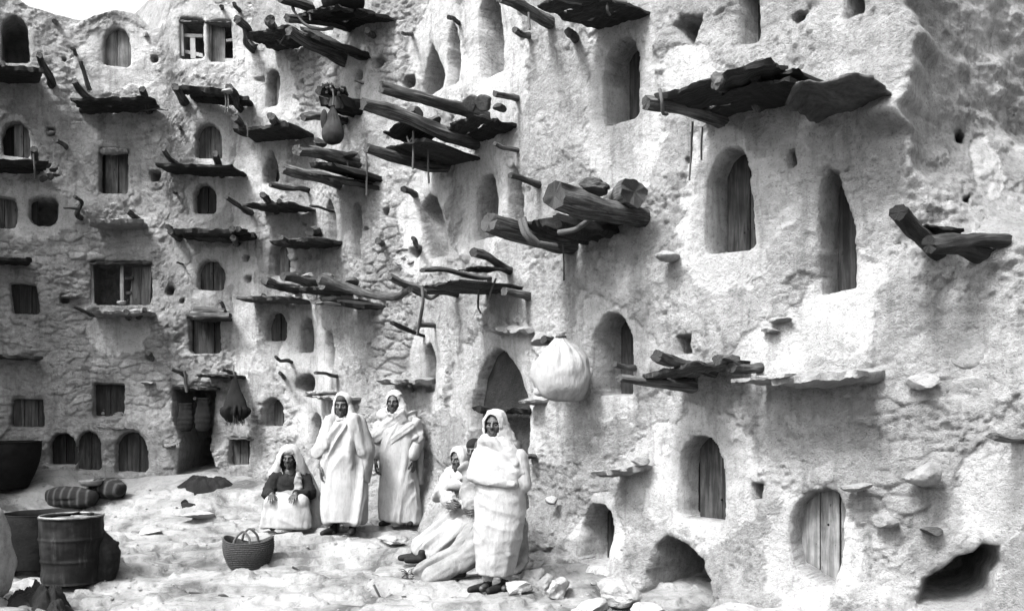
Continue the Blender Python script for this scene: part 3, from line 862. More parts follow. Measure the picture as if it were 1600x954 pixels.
# ---- left back wall
p = Plat(30, 120, 'dark thick plank shelf with one upright pole, under the black opening at top left')
p.s_((-25, 98), (68, 103), .6, .13); p.b((82, 137), (62, 86), (.07, .055), .75); p.b((10, 125), (4, 100), .06, .7)
p = Plat(178, 165, 'straight dark plank on two raised poles, below the shuttered skyline window')
p.planks((110, 152), (243, 149), .58, .09, 2); p.b((158, 176), (116, 126), (.075, .055), .75); p.b((236, 178), (222, 139), (.07, .06), .72); p.b((200, 170), (262, 172), (.02, .016), .45)
p = Plat(322, 155, 'dark plank shelf on two bent poles with a pale knotted rag, below the barred window')
p.planks((276, 131), (370, 138), .58, .12, 2); p.b((292, 165), (273, 135), (.085, .07), .72); p.b((379, 174), (358, 136), (.08, .07), .72)
p.rope([(352, 145, .74), (353, 160, .74), (352, 177, .74)], .012); p.rope([(356, 145, .74), (357, 162, .74), (356, 176, .74)], .012)
v, f = rock_geo((.09, .07, .055), sd(), 3, 5, .3); p.part('rag', v + at(355, 143, .76), f, None, 'grey')
p = Plat(40, 262, 'dark roped beam shelf with rubble end, under the pale arched door at far left')
p.planks((-25, 246), (72, 249), .55, .13, 2); p.b((60, 276), (53, 232), (.07, .055), .72); p.rope([(52, 240, .74), (54, 262, .72), (55, 280, .6)], .014)
for k, (x, y) in enumerate(((74, 257), (84, 264), (78, 276), (88, 273), (68, 280))):
    stone(x, y, .25, (.10, .12, .075), ['flat rubble block topmost in the pile at the end of the roped beam shelf', 'rubble block second in the pile at the end of the roped beam shelf', 'rubble block lowest inner one under the roped beam shelf', 'rubble block farthest right under the roped beam shelf', 'rubble block tucked below the roped upright pole'][k], mat='stone_dark', group='rubble blocks at the far left beam shelf')
p = Plat(303, 266, 'thin dark plank with two pointed poles, between the two arched doors near the corner')
p.s_((243, 253), (363, 256), .55, .085); p.b((288, 274), (255, 233), (.06, .04), .75); p.b((348, 278), (336, 240), (.065, .06), .72)
p = Plat(175, 345, 'pale curved stone shelf with a forked branch, above the wide window')
p.s_((138, 341), (222, 340), .45, .11, 'stone', name='shelf_stone', rough=.026); p.b((135, 346), (116, 307), (.05, .03), .7, bend=.08); p.b((124, 326), (100, 325), (.028, .018), .72, off_r=.55); p.b((224, 353), (198, 329), (.06, .05), .6)
p = Plat(320, 368, 'heavy dark slab on bundled log ends, above the dark arched door by the corner')
p.planks((264, 356), (377, 355), .55, .12, 3)
for r, t in (((278, 368), (262, 354)), ((284, 372), (266, 362)), ((376, 374), (362, 358)), ((380, 368), (372, 357)), ((374, 380), (364, 372))): p.b(r, t, .06, .68)
p.s_((302, 368), (352, 370), .4, .04, 'wood')
p = Plat(25, 408, 'low dark plank shelf jutting at far left, above the leaning dark door')
p.planks((-25, 400), (52, 402), .5, .1, 2)
p = Plat(185, 487, 'pale stone sill shelf resting on log ends, under the wide two-light window')
p.s_((140, 484), (232, 482), .5, .1, 'stone', name='shelf_stone', rough=.026); p.b((160, 494), (114, 478), (.04, .03), .6); p.b((202, 497), (197, 487), .06, .62); p.b((216, 496), (226, 483), (.05, .04), .58)
p = Plat(30, 558, 'thin rough stone shelf casting a dark shadow, low at far left')
p.s_((-25, 552), (66, 555), .4, .07, 'stone_dark', name='shelf_stone', rough=.026)
p = Plat(325, 488, 'short stack of crooked logs laid as a lintel above the dark plank door')
p.b((300, 492), (360, 493), (.07, .05), .35, off_r=.2); p.b((304, 484), (352, 486), (.06, .05), .3, off_r=.2); p.b((356, 492), (343, 470), (.045, .03), .4); p.s_((294, 492), (352, 494), .28, .08, 'wood')
p = Plat(318, 586, 'broken plank and two crooked branches above the dark doorway with the heap')
p.s_((308, 583), (365, 585), .5, .06); p.b((292, 588), (267, 576), (.045, .03), .6, bend=.08); p.b((371, 588), (346, 576), (.045, .03), .6); p.b((292, 612), (288, 580), (.03, .025), .3, off_r=.25)
p.s_((266, 602), (336, 604), .25, .07, 'wood')

gw = 'wooden pegs set in the walls'
peg((107, 234), (87, 219), .045, 'short dark peg between the pale arched door and the lintelled rectangular door at left', .45)
peg((140, 141), (126, 96), (.04, .035), 'thin upright stick above the straight dark plank with raised poles', .5, off_r=.3)
peg((121, 88), (112, 76), (.035, .03), 'small slanting stub highest above the straight dark plank, near the skyline', .4)
peg((87, 34), (85, 33), .05, 'tiny round beam end just under the skyline at left', .25)
peg((287, 203), (279, 198), .028, 'tiny stub left of the whitewashed arched door', .3); peg((281, 305), (269, 299), .025, 'thin stub left of the small arched door with bright sill', .35)
peg((288, 415), (277, 410), .022, 'thin twig-like peg beside the arch by the corner, below the heavy slab', .35); peg((239, 562), (231, 551), .05, 'dark stub sticking out below the bricked sill of the two-light window', .35)
stone(227, 54, .03, (.07, .08, .10), 'grey stone standing out right of the pale shuttered skyline window')
shelf((220, 596), (238, 595), .2, .06, 'small square stone bracket right of the dark square window')
shelf((153, 231), (197, 230), .08, .11, 'pale stone lintel above the rectangular two-plank door')
shelf((140, 409), (238, 408), .06, .045, 'thin timber lintel across the wide two-light window', mat='wood', name='lintel', cat='lintel', group='lintels over windows')
shelf((279, 30), (362, 33), .06, .04, 'thin timber lintel over the barred two-light window at the top', mat='door_pale', name='lintel', cat='lintel', group='lintels over windows')
shelf((355, 684), (395, 685), .1, .04, 'small timber lintel over the low plank hatch beside the hanging net', mat='wood', name='lintel', cat='lintel', group='lintels over windows')
shelf((250, 695), (268, 694), .2, .05, 'small stone step bracket left of the dark doorway, low down')
shelf((150, 663), (208, 668), .1, .06, 'rough stone drip ledge above the two low arched doors')
shelf((72, 203), (86, 203), .12, .05, 'tiny pale stone ledge over a putlog hole at left')
shelf((92, 461), (116, 460), .14, .04, 'tiny stone ledge over the niche beside the leaning dark door')

# ---- windows with frames (parts of the left wall)
def wpart(name, boxes, mat, parent, dep):
    """thin boards given by pixel corners (x0, y0, x1, y1), standing `dep` behind the wall face"""
    g = G()
    for k, (x0, y0, x1, y1, x2, y2, x3, y3) in enumerate(boxes):
        pg = [(u_of(x), wz(x, y)) for x, y in ((x0, y0), (x1, y1), (x2, y2), (x3, y3))]
        plank_solid(g, pg, u_of((x0 + x1) / 2), dep, .04, sd())
    return link(name, g.mesh(name, False), M[mat], parent)
wf = wpart('window_frame', [(139, 412, 145, 412, 147, 474, 141, 475)], 'door_pale', W_left, .02)
wpart('window_post', [(187, 411, 192, 411, 193, 470, 187, 470)], 'door_pale', wf, .02)
wpart('shutter', [(204, 417, 219, 416, 216, 475, 200, 475), (220, 416, 235, 415, 232, 475, 217, 475)], 'door', wf, .07)
for q in ((194, 432, 206, 431, 206, 435, 194, 436), (194, 455, 203, 454, 203, 458, 194, 459)): wpart('shutter_bar', [q], 'door', wf, .05)
wf = wpart('window_frame', [(281, 33, 285, 33, 287, 87, 283, 87)], 'door_pale', W_left, .03)
wpart('window_post', [(326, 34, 329, 34, 329, 92, 326, 92)], 'door_pale', wf, .03)
for q in ((285, 49, 314, 50, 314, 55, 285, 54), (286, 74, 314, 80, 314, 86, 286, 79), (294, 55, 302, 55, 303, 88, 295, 88), (349, 57, 361, 56, 361, 60, 349, 61), (348, 88, 361, 88, 361, 93, 348, 93)): wpart('window_bar', [q], 'white', wf, .09)
stone(190, 472, .1, (.10, .08, .07), 'little lump of pale mud on the sill of the wide two-light window')

# ---- corner bay
p = Plat(415, 60, 'dark plank tray on two stout hooked poles near the top of the corner bay')
p.planks((384, 50), (452, 34), .6, .13, 2); p.b((402, 80), (370, 30), (.085, .07), .9, bend=.07); p.b((452, 70), (422, 30), (.085, .07), .9, bend=.06); p.rope([(388, 63, .6), (396, 72, .6), (402, 70, .4)], .015); p.rope([(438, 68, .5), (446, 55, .5), (452, 48, .4)], .015)
p = Plat(410, 198, 'short thick plank on two knobbed poles with a hanging cord, corner bay upper middle')
p.s_((364, 199), (450, 189), .55, .11); p.b((388, 203), (366, 183), (.065, .06), .75); p.b((446, 205), (423, 181), (.08, .07), .75); p.rope([(386, 192, .7), (387, 203, .7), (387, 214, .68)], .012)
p = Plat(410, 325, 'thin plank on two crossing poles at mid height of the corner bay')
p.s_((378, 317), (452, 314), .55, .06); p.b((398, 334), (353, 308), (.055, .04), .85); p.b((437, 335), (411, 304), (.065, .055), .8); p.b((444, 326), (437, 314), .05, .6)
p = Plat(455, 378, 'dark plank on a stout log end above the walled-up door of the corner bay')
p.s_((419, 375), (494, 369), .5, .1); p.b((480, 386), (438, 370), (.065, .05), .8); p.b((494, 366), (484, 362), .08, .5)
p = Plat(410, 463, 'rough stone slab shelf above the arched grille window')
p.s_((366, 461), (452, 462), .5, .09, 'stone_dark', name='shelf_stone', rough=.026); p.b((418, 470), (412, 462), .05, .5)
shelf((448, 375), (494, 372), .03, .5, 'patch of rough walling closing half of a doorway in the corner bay', group='patches of walling', cat='wall patch', name='wall_patch')
p = Plat(552, 60, 'big roped platform of long poles carrying a dark jar at the top of the corner')
p.b((556, 38), (438, -4), (.10, .075)); p.b((556, 45), (448, 28), (.075, .06)); p.b((548, 96), (452, 48), (.12, .09))
p.planks((462, 22), (530, 5), .85, .08, 3, drop=-.1); p.s_((458, 46), (512, 60), .7, .1, back=.9)
p.s_((470, 40), (546, 78), .28, .12, back=.35)
p.rope([(455, 5, .9), (462, 22, .9), (480, 40, .8), (500, 46, .65), (520, 44, .5)], .02); p.rope([(484, 18, .8), (485, 32, .8)], .014)
p = Plat(536, 180, 'dark brushwood platform on two pole ends, holding a hanging bag beside it')
p.b((546, 150), (498, 142), (.085, .075)); p.b((548, 191), (473, 183), (.06, .06)); p.s_((500, 150), (530, 146), .45, .25, 'leather', rough=.06); p.b((552, 188), (518, 186), (.06, .05))
for k in range(16):
    rg = random.Random(k); x = 506 + rg.uniform(0, 30); y = 146 - rg.uniform(0, 10)
    p.part('brushwood', *beam_mesh((x + 8, y + 12), (x - rg.uniform(0, 8), y - rg.uniform(0, 8)), .022, .4 + rg.uniform(0, .2), off_r=.1), 'twig')
p = Plat(560, 262, 'two bowed logs carrying stacked slabs, jutting from the corner at mid height')
p.b((571, 258), (464, 234), (.10, .085)); p.b((545, 296), (441, 262), (.095, .08)); p.s_((478, 250), (520, 252), .75, .1, back=.9, drop=.1); p.s_((480, 266), (530, 280), .62, .09, back=.8)
p.rope([(543, 252, .3), (543, 265, .3), (543, 278, .3)], .014); p.rope([(571, 225, .3), (573, 262, .3), (573, 305, .25)], .013)
for x, y, sz, l in ((498, 224, (.17, .16, .10), 'dark block biggest of the three stones on the two bowed logs'), (520, 238, (.13, .13, .06), 'middle stone of the three on the two bowed logs'), (549, 243, (.18, .15, .07), 'flat stone nearest the wall on the two bowed logs')):
    stone(x, y, .55 if x < 510 else .4 if x < 530 else .25, sz, l, mat='stone_dark', group='stones weighing down platforms')
peg((496, 304), (422, 288), (.045, .045), 'long drooping branch under the two bowed logs at the corner', bend=.06)
p = Plat(560, 450, 'wide pole platform with dark slabs and stones, right where the corner turns')
p.b((470, 452), (413, 438), (.085, .07), .9); p.b((505, 446), (442, 432), (.085, .07)); p.b((570, 455), (502, 446), (.07, .07)); p.s_((455, 448), (500, 446), .55, .1, back=.7); p.s_((500, 462), (538, 470), .55, .12, back=.8)
p.s_((484, 470), (505, 472), .8, .04, 'wood', back=.5)
for x, y, off, sz, l in ((482, 429, .45, (.14, .12, .06), 'pale flat stone at the outer end of the wide pole platform'), (510, 433, .45, (.15, .14, .08), 'middle dark stone on the wide pole platform at the corner'), (545, 440, .3, (.21, .18, .14), 'large dark rounded stone on the wide pole platform at the corner')):
    stone(x, y, off, sz, l, mat='stone_dark' if x > 500 else 'stone', group='stones weighing down platforms')
peg((464, 570), (431, 557), (.035, .025), 'slanting thin peg below the arched grille window', .6); peg((449, 592), (437, 582), .035, 'short dark stub above the low arched window of the corner bay', .4)
peg((535, 588), (493, 582), (.05, .04), 'flat board peg below the narrow slits of the corner', flat=.6); peg((526, 331), (485, 322), (.022, .022), 'thin bar across the narrow niche of the corner, mid height')
peg((587, 58), (574, 47), .05, 'stub beam end high on the rubble pier', .4); peg((645, 53), (629, 52), .03, 'short flat stub high on the rubble pier, near the twin pointed niches', .4)
peg((651, 310), (630, 295), (.05, .045), 'dark slanting stub beside the leaning niche', .45); peg((602, 384), (590, 376), .055, 'round beam end halfway up the rubble pier', .35)
peg((652, 386), (646, 372), .04, 'dark stub over a square hole in the rubble pier', .35); peg((376, 18), (366, 6), .04, 'small slanting stub at the very top of the corner bay, near the hooked poles', .4); peg((349, 16), (345, 10), .035, 'tiny stub above the barred two-light window', .3)
peg((650, 610), (640, 602), .03, 'small dark stub beside the stone ledge low on the rubble pier', .3)
shelf((592, 591), (650, 590), .32, .1, 'long flat stone ledge low on the rubble pier', rough=.03); shelf((552, 125), (562, 126), .08, .04, 'tiny sill under the narrow slit at the top of the corner')
for k, (x, y) in enumerate(((623, 391), (632, 402), (622, 412), (640, 410), (612, 404), (634, 388))):
    stone(x, y, .03, (.11, .08, .05), ['upper left of the loose packed stones under the stub hole of the rubble pier', 'middle one of the loose packed stones in the rubble pier', 'lowest of the loose packed stones in the rubble pier', 'rightmost of the loose packed stones in the rubble pier', 'leftmost of the loose packed stones in the rubble pier', 'topmost of the loose packed stones in the rubble pier'][k], group='loose packed stones in the rubble pier')
shelf((488, 617), (535, 620), .3, .08, 'stone slab projecting low in the corner, above the standing men', rough=.026)
shelf((474, 612), (500, 611), .3, .07, 'small ledge stone under the round hole low in the corner', rough=.026)

# ---- long right wall
p = Plat(900, 30, 'dark slatted platform cut by the top of the picture, above the whitewashed niche')
p.b((874, 43), (780, -6), (.075, .065), 1.0); p.planks((838, 4), (918, -24), .85, .06, 3, drop=.02); p.b((985, 10), (850, -14), (.08, .07), 1.1); p.b((905, 68), (888, 50), (.05, .05), .4)
p.rope([(826, 20, .9), (827, 34, .9), (828, 46, .9)], .012); p.rope([(948, 2, .5), (949, 16, .5), (953, 24, .45)], .012)
p = Plat(745, 205, 'long double pole platform with dark boards and dangling cords, near the twin pointed niches')
p.b((778, 190), (596, 136), (.085, .075)); p.b((760, 222), (568, 163), (.12, .085)); p.b((712, 262), (572, 232), (.085, .07)); p.b((706, 240), (640, 226), (.07, .06))
p.s_((600, 206), (640, 178), .95, .03, back=.62, drop=.06); p.s_((592, 232), (664, 214), .85, .05, back=.95, drop=.06); p.planks((692, 200), (740, 174), .55, .05, 2, drop=.05)
p.rope([(646, 205, .8), (646, 235, .8), (645, 264, .8)], .013); p.rope([(670, 233, .6), (669, 260, .6), (670, 286, .6)], .013); p.rope([(636, 214, .8), (640, 222, .8), (646, 214, .8)], .013)
for x, y, off, sz, l in ((648, 178, .8, (.18, .16, .12), 'dark block outermost on the long double pole platform'), (677, 189, .65, (.14, .13, .09), 'second dark block on the long double pole platform'), (737, 160, .42, (.13, .15, .13), 'dark upright bundle left of two on the inner end of the double pole platform'), (757, 160, .35, (.13, .14, .13), 'dark upright bundle right of two on the inner end of the double pole platform'), (783, 168, .2, (.15, .12, .07), 'flat dark stone against the wall at the inner end of the double pole platform')):
    stone(x, y, off, sz, l, mat='stone_dark', group='stones weighing down platforms')
p = Plat(900, 345, 'massive log platform lashed with a looped thick rope, in the middle of the right wall')
p.b((905, 384), (764, 347), (.14, .115), bend=.02); p.b((1010, 343), (866, 305), (.12, .15), bend=.02); p.s_((826, 345), (880, 330), .75, .16, 'wood_dark', back=.95, drop=.05, rough=.05); p.planks((880, 352), (960, 322), .35, .12, 2)
p.rope([(812, 342, .95), (820, 366, .95), (838, 379, .85), (870, 384, .62)], .026); p.rope([(872, 363, .8), (900, 358, .72), (925, 338, .6), (946, 318, .55), (948, 312, .5)], .026); p.rope([(946, 314, .55), (958, 330, .45), (964, 340, .3)], .024); p.rope([(880, 325, .8), (905, 333, .8), (930, 330, .65), (946, 314, .55)], .022)
p.rope([(818, 340, 1.0), (826, 364, 1.0), (842, 380, .9)], .024)
p.rope([(880, 382, .4), (881, 410, .2), (881, 438, .1)], .008)
for x, y, off, sz, l in ((925, 294, .5, (.22, .20, .13), 'knobbly dark bundle on top of the massive roped logs'), (905, 312, .6, (.13, .14, .08), 'dark stone wedged under the knobbly bundle on the massive roped logs')):
    stone(x, y, off, sz, l, mat='stone_dark', rough=.25, group='stones weighing down platforms')
peg((955, 314), (992, 300), (.11, .15), 'thick round log end beside the knobbly bundle on the roped platform', .35, mat='wood', off_r=.1, group='logs on the roped platform', name='log', cat='log')
p = Plat(745, 435, 'plank and pole shelf tied with straw cord, left of the big roped logs')
p.b((778, 434), (660, 422), (.055, .055), flat=.6); p.b((805, 428), (740, 394), (.06, .055), .75); p.s_((662, 446), (718, 434), .85, .05, back=1.0, drop=.02); p.b((730, 462), (660, 452), (.06, .06)); p.s_((716, 419), (756, 414), .6, .04, back=.3)
p.b((662, 458), (609, 432), (.06, .05), 1.25, off_r=.75); p.rope([(660, 448, .9), (661, 470, .9), (656, 500, .9), (652, 522, .9)], .018); p.rope([(775, 435, .4), (768, 452, .4), (764, 468, .4)], .012); p.rope([(748, 450, .4), (747, 478, .1), (752, 490, .05)], .012); p.rope([(660, 458, .9), (672, 466, .8), (684, 460, .7)], .02)
p = Plat(600, 460, 'long thin curved branch spanning from the corner platform towards the tied plank shelf', name='branch', cat='branch', group='branches laid across platforms')
P = [at(502, 436, .9), at(545, 450, .7), at(590, 462, .7), at(620, 463, .9), at(640, 452, 1.1)]
v, f, uv = tube_geo(P, [.075, .065, .05, .045, .035], 12, rough=.2, seed=5); p.part('stem', v, f, uv, 'wood')
p = Plat(1180, 160, 'broad dark board platform with a lashed beam end, beside the whitewashed niche at top right')
p.b((1140, 196), (1010, 160), (.075, .07), .85); p.planks((1018, 150), (1200, 92), .78, .07, 3, drop=.03); p.s_((1160, 112), (1250, 104), .55, .07, 'wood_dark', back=.65); p.s_((1130, 140), (1236, 118), .6, .06, 'wood_dark', back=.7, rough=.03)
p.b((1190, 170), (1180, 110), (.09, .09), .6)
p.rope([(1031, 140, .86), (1034, 158, .88), (1036, 176, .82), (1042, 178, .76)], .018); p.rope([(1082, 190, .2), (1080, 238, .08), (1077, 282, .06)], .009); p.rope([(1098, 198, .1), (1096, 222, .08), (1096, 250, .05)], .008)
stone(1122, 132, .72, (.12, .12, .14), 'withered lump hanging over the edge of the broad board platform', mat='hide', rough=.25, group='lumps on the broad board platform', name='dried_lump', cat='lump')
stone(1190, 100, .6, (.14, .16, .07), 'dark rounded stone at the upper end of the broad board platform', mat='stone_dark', group='stones weighing down platforms')
a, b, bk = slab_pts((1222, 140), (1362, 110), .7, None, .06); v, f, uv = slab_geo(a, b, bk, .035, 77, .02, 34, 12)
s_ = np.tile(np.linspace(0, 1, 34), 12); tt = np.repeat(np.linspace(0, 1, 12), 34)
dz = .06 * np.exp(-((s_ - .25) / .15) ** 2) * (1 - tt) + .015 * np.sin(s_ * 11) * (1 - tt) - .10 * (1 - sstep(0, .16, s_)) * (1 - .7 * tt) + .03 * fbm(np.stack([s_ * 5, tt * 3, 0 * tt], 1), 3, seed=8)
v[:408, 2] += dz; v[408:, 2] += dz
g = G(); g.add(v, f, uv); tag(link('dried_hide', g.mesh('dried_hide'), M['hide']), 'stiff curled dry hide with pale edge, lying right of the broad board platform', 'hide')
p = Plat(1110, 580, 'long shelf of logs and boards with a pale slab, lower middle of the right wall')
p.b((1100, 606), (968, 590), (.10, .06), .75, flat=.7); p.planks((1000, 584), (1096, 562), .65, .055, 2, 'wood'); p.b((1128, 588), (1026, 556), (.05, .06)); p.b((1200, 574), (1142, 574), (.05, .05), .5); p.b((1176, 580), (1120, 562), (.05, .05), .6)
p.s_((1145, 592), (1228, 582), .55, .05, 'stone', name='shelf_stone'); p.s_((1040, 575), (1142, 560), .35, .06)
p.s_((1212, 586), (1342, 573), .5, .13, 'stone', name='shelf_stone', rough=.026)
stone(1138, 560, .5, (.15, .13, .055), 'flat oval stone lying on the long log shelf', mat='stone_dark', group='stones weighing down platforms')
p = Plat(1460, 370, 'broken dark beam stumps fanning out of the wall at right')
p.b((1468, 396), (1404, 332), (.085, .075), .7, mat='wood_dark'); p.b((1572, 377), (1452, 382), (.06, .075), .55, mat='wood_dark', off_r=-.05); p.b((1545, 398), (1478, 384), (.085, .07), .4, mat='wood_dark'); p.s_((1440, 345), (1500, 356), .25, .05, back=.35)
peg((818, 158), (773, 146), (.042, .038), 'short branch peg right of the double pole platform, above the pair of tall niches', None); peg((818, 237), (773, 224), (.032, .026), 'thin peg directly over the slim pointed niche'); peg((849, 290), (797, 274), (.05, .036), 'peg crossing the slim pointed niche')
peg((840, 61), (804, 47), (.045, .04), 'crooked peg under the cut-off slatted platform, beside the tall niche'); peg((720, 36), (701, 27), (.03, .03), 'small peg above the twin pointed niches', .35)
peg((836, 468), (788, 455), (.055, .05), 'drooping thick peg right of the tied plank shelf', bend=.07); peg((692, 511), (655, 507), (.035, .035), 'straight thin rod left of the big arch, roped at its end')
peg((676, 528), (613, 504), (.045, .06), 'flat board jutting from the rubble pier above the slim niche', flat=.5, mat='wood_dark')
peg((1000, 573), (960, 569), (.035, .03), 'thin peg in front of the tall arched niche, left end of the log shelf')
peg((1612, 690), (1552, 680), (.07, .06), 'flat board end at the right edge of the photograph', .45, flat=.45)
shelf((757, 508), (812, 510), .22, .1, 'rough pale stone set above the big dark arch', rough=.03); stone(845, 528, .3, (.2, .2, .11), 'angular stone above the pale hanging sack', rot=.15)
peg((904, 546), (850, 530), (.06, .05), 'peg that carries the pale hanging sack', .4)
stone(1043, 399, .12, (.13, .2, .085), 'squared block standing out below the whitewashed tall niche', planes=7, rough=.02); shelf((811, 624), (834, 622), .2, .06, 'small pale stone bracket at the edge of the big arch, beside the nearest man'); stone(826, 713, .12, (.13, .16, .06), 'dark bracket stone by the shoulder of the nearest man', mat='stone_dark')
shelf((928, 735), (978, 727), .34, .09, 'biggest flat step stone above the small low niche', rough=.026); stone(1000, 720, .1, (.12, .14, .07), 'small step stone between the log shelf and the oval door'); stone(864, 780, .1, (.11, .12, .075), 'rounded knob stone left of the small low niche')
stone(1442, 740, .16, (.2, .2, .13), 'blunt stone jutting above the ledge stones at lower right'); stone(1384, 813, .1, (.15, .16, .08), 'squared stone right of the large pale plank door'); stone(1458, 828, .08, (.13, .12, .055), 'low dark stone above the cave at lower right', mat='stone_dark')
stone(1345, 760, .14, (.22, .16, .06), 'long lintel stone at the corner of the large pale plank door', rot=.08); stone(1446, 596, .08, (.2, .12, .09), 'long rough stone under the broken beam stumps')
stone(1220, 500, .02, (.15, .1, .05), 'thin stone flush in the wall between the two tall doors'); stone(1205, 515, .03, (.12, .1, .05), 'lower thin stone flush in the wall between the two tall doors')
stone(1515, 545, -.02, (.24, .09, .22), 'broad pale flat stone set in the wall at right, upper of two', rot=.5, rough=.03); stone(1515, 605, -.02, (.22, .09, .17), 'broad pale flat stone set in the wall at right, lower of two', rot=.1, rough=.03)
shelf((738, 634), (824, 636), .02, .1, 'dark timber beam across the inside of the big arch', mat='wood_dark', name='lintel', cat='lintel', group='lintels over windows')
# ------------------------------------------------------------------ things hanging and standing in the court
def grd(px, d): x = (px - CX) / F * d; return np.array([x, d, gz1(x, d)])
def on_ground(px, py, lo=7.2, hi=15.4):
    """ground point seen at a reference pixel"""
    ds = np.linspace(lo, hi, 500); x = (px - CX) / F * ds
    z = gz(x, ds); q = CY - F * (z - CH) / ds - py
    i = np.where((q[:-1] >= 0) & (q[1:] < 0))[0]
    j = i[-1] if len(i) else int(np.argmin(np.abs(q)))
    return np.array([x[j], ds[j], z[j]])

def bag(name, prof, folds, amp, mat, loc, sides=72, squash=(1, 1), seed=0, gather=.9, wob=.06):
    """a filled bag: lathe with gathers that fade into a full belly"""
    v, f = lathe_geo(prof, sides)
    zs = np.array([q[1] for q in prof]); z0, z1 = zs.min(), zs.max()
    t = (v[:, 2] - z0) / (z1 - z0); th = np.arctan2(v[:, 1], v[:, 0])
    k = np.abs(vnoise(np.stack([np.cos(th) * folds / 6, np.sin(th) * folds / 6, t * 1.2 + seed], 1), seed)) * 2 - .5
    k2 = np.abs(vnoise(np.stack([np.cos(th) * folds / 3, np.sin(th) * folds / 3, t * 2 + seed], 1), seed + 1)) * 2 - .5
    a = amp * sstep(.35, gather, t)
    v[:, :2] *= (1 - a * (k + .5 * k2))[:, None]
    v *= (1 + wob * fbm(v * 5 + seed, 3, seed=seed))[:, None]
    v[:, 0] *= squash[0]; v[:, 1] *= squash[1]
    g = G(); g.add(v, f); return link(name, g.mesh(name), M[mat], None, tuple(loc))

# pale sack on the right wall
c = at(876, 583, .36); r = 46 / F * c[1]
prof = [(0.001, -r * 1.0), (r * .3, -r * .98), (r * .62, -r * .84), (r * .88, -r * .55), (r * 1.0, -r * .15), (r * .99, r * .18), (r * .84, r * .52), (r * .62, r * .78), (r * .36, r * 1.0), (r * .18, r * 1.16), (r * .13, r * 1.24), (r * .16, r * 1.32), (r * .05, r * 1.34), (.001, r * 1.33)]
prof = [tuple(q) for q in crom(prof, 48)]
s = bag('hanging_sack', prof, 19, .13, 'sackcloth', c, 120, (1, .85), 3, .9, .13)
tag(s, 'full pale cloth sack hanging by its gathered neck from a peg on the right wall', 'sack')
v, f = ell_geo((-r * .72, -.16 * r, -r * .62), (r * .2, r * .2, r * .17)); g = G(); g.add(v, f); link('sack_corner', g.mesh('c'), M['sackcloth'], s)
v, f = ell_geo((r * .93, -.1 * r, r * .02), (r * .16, r * .12, r * .2)); g = G(); g.add(v, f); link('sack_corner', g.mesh('c'), M['sackcloth'], s)
v, f, uv = tube_geo([(-r * .15, -r * .02, r * 1.24), (0, -r * .17, r * 1.25), (r * .15, 0, r * 1.25), (0, r * .15, r * 1.25), (-r * .15, 0, r * 1.24)], [.014, .014], 8, n=24); g = G(); g.add(v, f, uv); link('tie_cord', g.mesh('t'), M['rope'], s)
# dark bag by the brushwood platform
c = at(520, 197, .55); r = 17 / F * c[1]
prof = [tuple(q) for q in crom([(.001, -1.7 * r), (.6 * r, -1.6 * r), (r, -.95 * r), (.95 * r, -.2 * r), (.62 * r, .7 * r), (.34 * r, 1.3 * r), (.16 * r, 1.7 * r), (.22 * r, 1.85 * r), (.001, 1.85 * r)], 30)]
s = bag('hanging_bag', prof, 12, .3, 'dark_sack', c, 48, (1, .8), 5); tag(s, 'small dark bag hanging on a cord beside the brushwood platform', 'bag')
v, f, uv = tube_geo([(0, 0, 1.8 * r), (.01, 0, 2.6 * r), (0, 0, 3.4 * r)], [.012, .012], 7, n=10); g = G(); g.add(v, f, uv); link('cord', g.mesh('t'), M['rope'], s)
v, f = ell_geo((-.75 * r, -.2 * r, .5 * r), (.35 * r, .3 * r, 1.0 * r)); g = G(); g.add(v, f); link('bag_flap', g.mesh('t'), M['dark_sack'], s)
# straw net bundle by the dark doorway
c = at(367, 628, .45); r = 20 / F * c[1]
prof = [tuple(q) for q in crom([(.001, -1.6 * r), (.55 * r, -1.5 * r), (r, -.9 * r), (.92 * r, -.3 * r), (.62 * r, .6 * r), (.34 * r, 1.4 * r), (.12 * r, 2.0 * r), (.001, 2.05 * r)], 34)]
s = bag('straw_bundle', prof, 30, .4, 'black_cloth', c, 80, (1, .85), 8, .3, .16); tag(s, 'dark tapering net of straw hanging right of the dark doorway', 'straw bundle')
g = G(); rg = random.Random(4)
for k in range(46):
    a = rg.uniform(0, 6.28); q = .8 * r * math.sqrt(rg.random())
    x, y = q * math.cos(a), q * math.sin(a)
    v, f, uv = tube_geo([(x, y, -1.0 * r), (x * 1.15, y * 1.1, -1.5 * r), (x * 1.2 + rg.uniform(-.03, .03), y * 1.2, -1.5 * r - rg.uniform(.05, .35) * r)], [.006, .003], 5, n=5); g.add(v, f, uv)
st = link('straw_ends', g.mesh('t'), M['straw'], s)
v, f, uv = tube_geo([(0, 0, 2.0 * r), (-.02, 0, 2.4 * r), (-.05, .1, 2.9 * r)], [.014, .014], 7, n=10); g = G(); g.add(v, f, uv); link('cord', g.mesh('t'), M['rope'], s)
# dark jar and stone on the top platform
c = at(536, 10, .55); r = 32 / F * c[1]
prof = [tuple(q) for q in crom([(.001, -.42 * r), (.5 * r, -.42 * r), (.9 * r, -.15 * r), (1.05 * r, .3 * r), (.8 * r, .8 * r), (.45 * r, 1.05 * r), (.5 * r, 1.2 * r), (.40 * r, 1.2 * r), (.36 * r, 1.0 * r), (.001, .9 * r)], 34)]
s = bag('clay_jar', prof, 4, 0, 'pot', c, 48, (1, 1), 9, .9, .02); tag(s, 'dark round jar on the big roped platform at the top of the corner', 'jar')
stone(500, 10, .7, (.16, .16, .14), 'pale rounded stone left of the dark jar on the big roped platform', mat='stone', group='stones weighing down platforms')

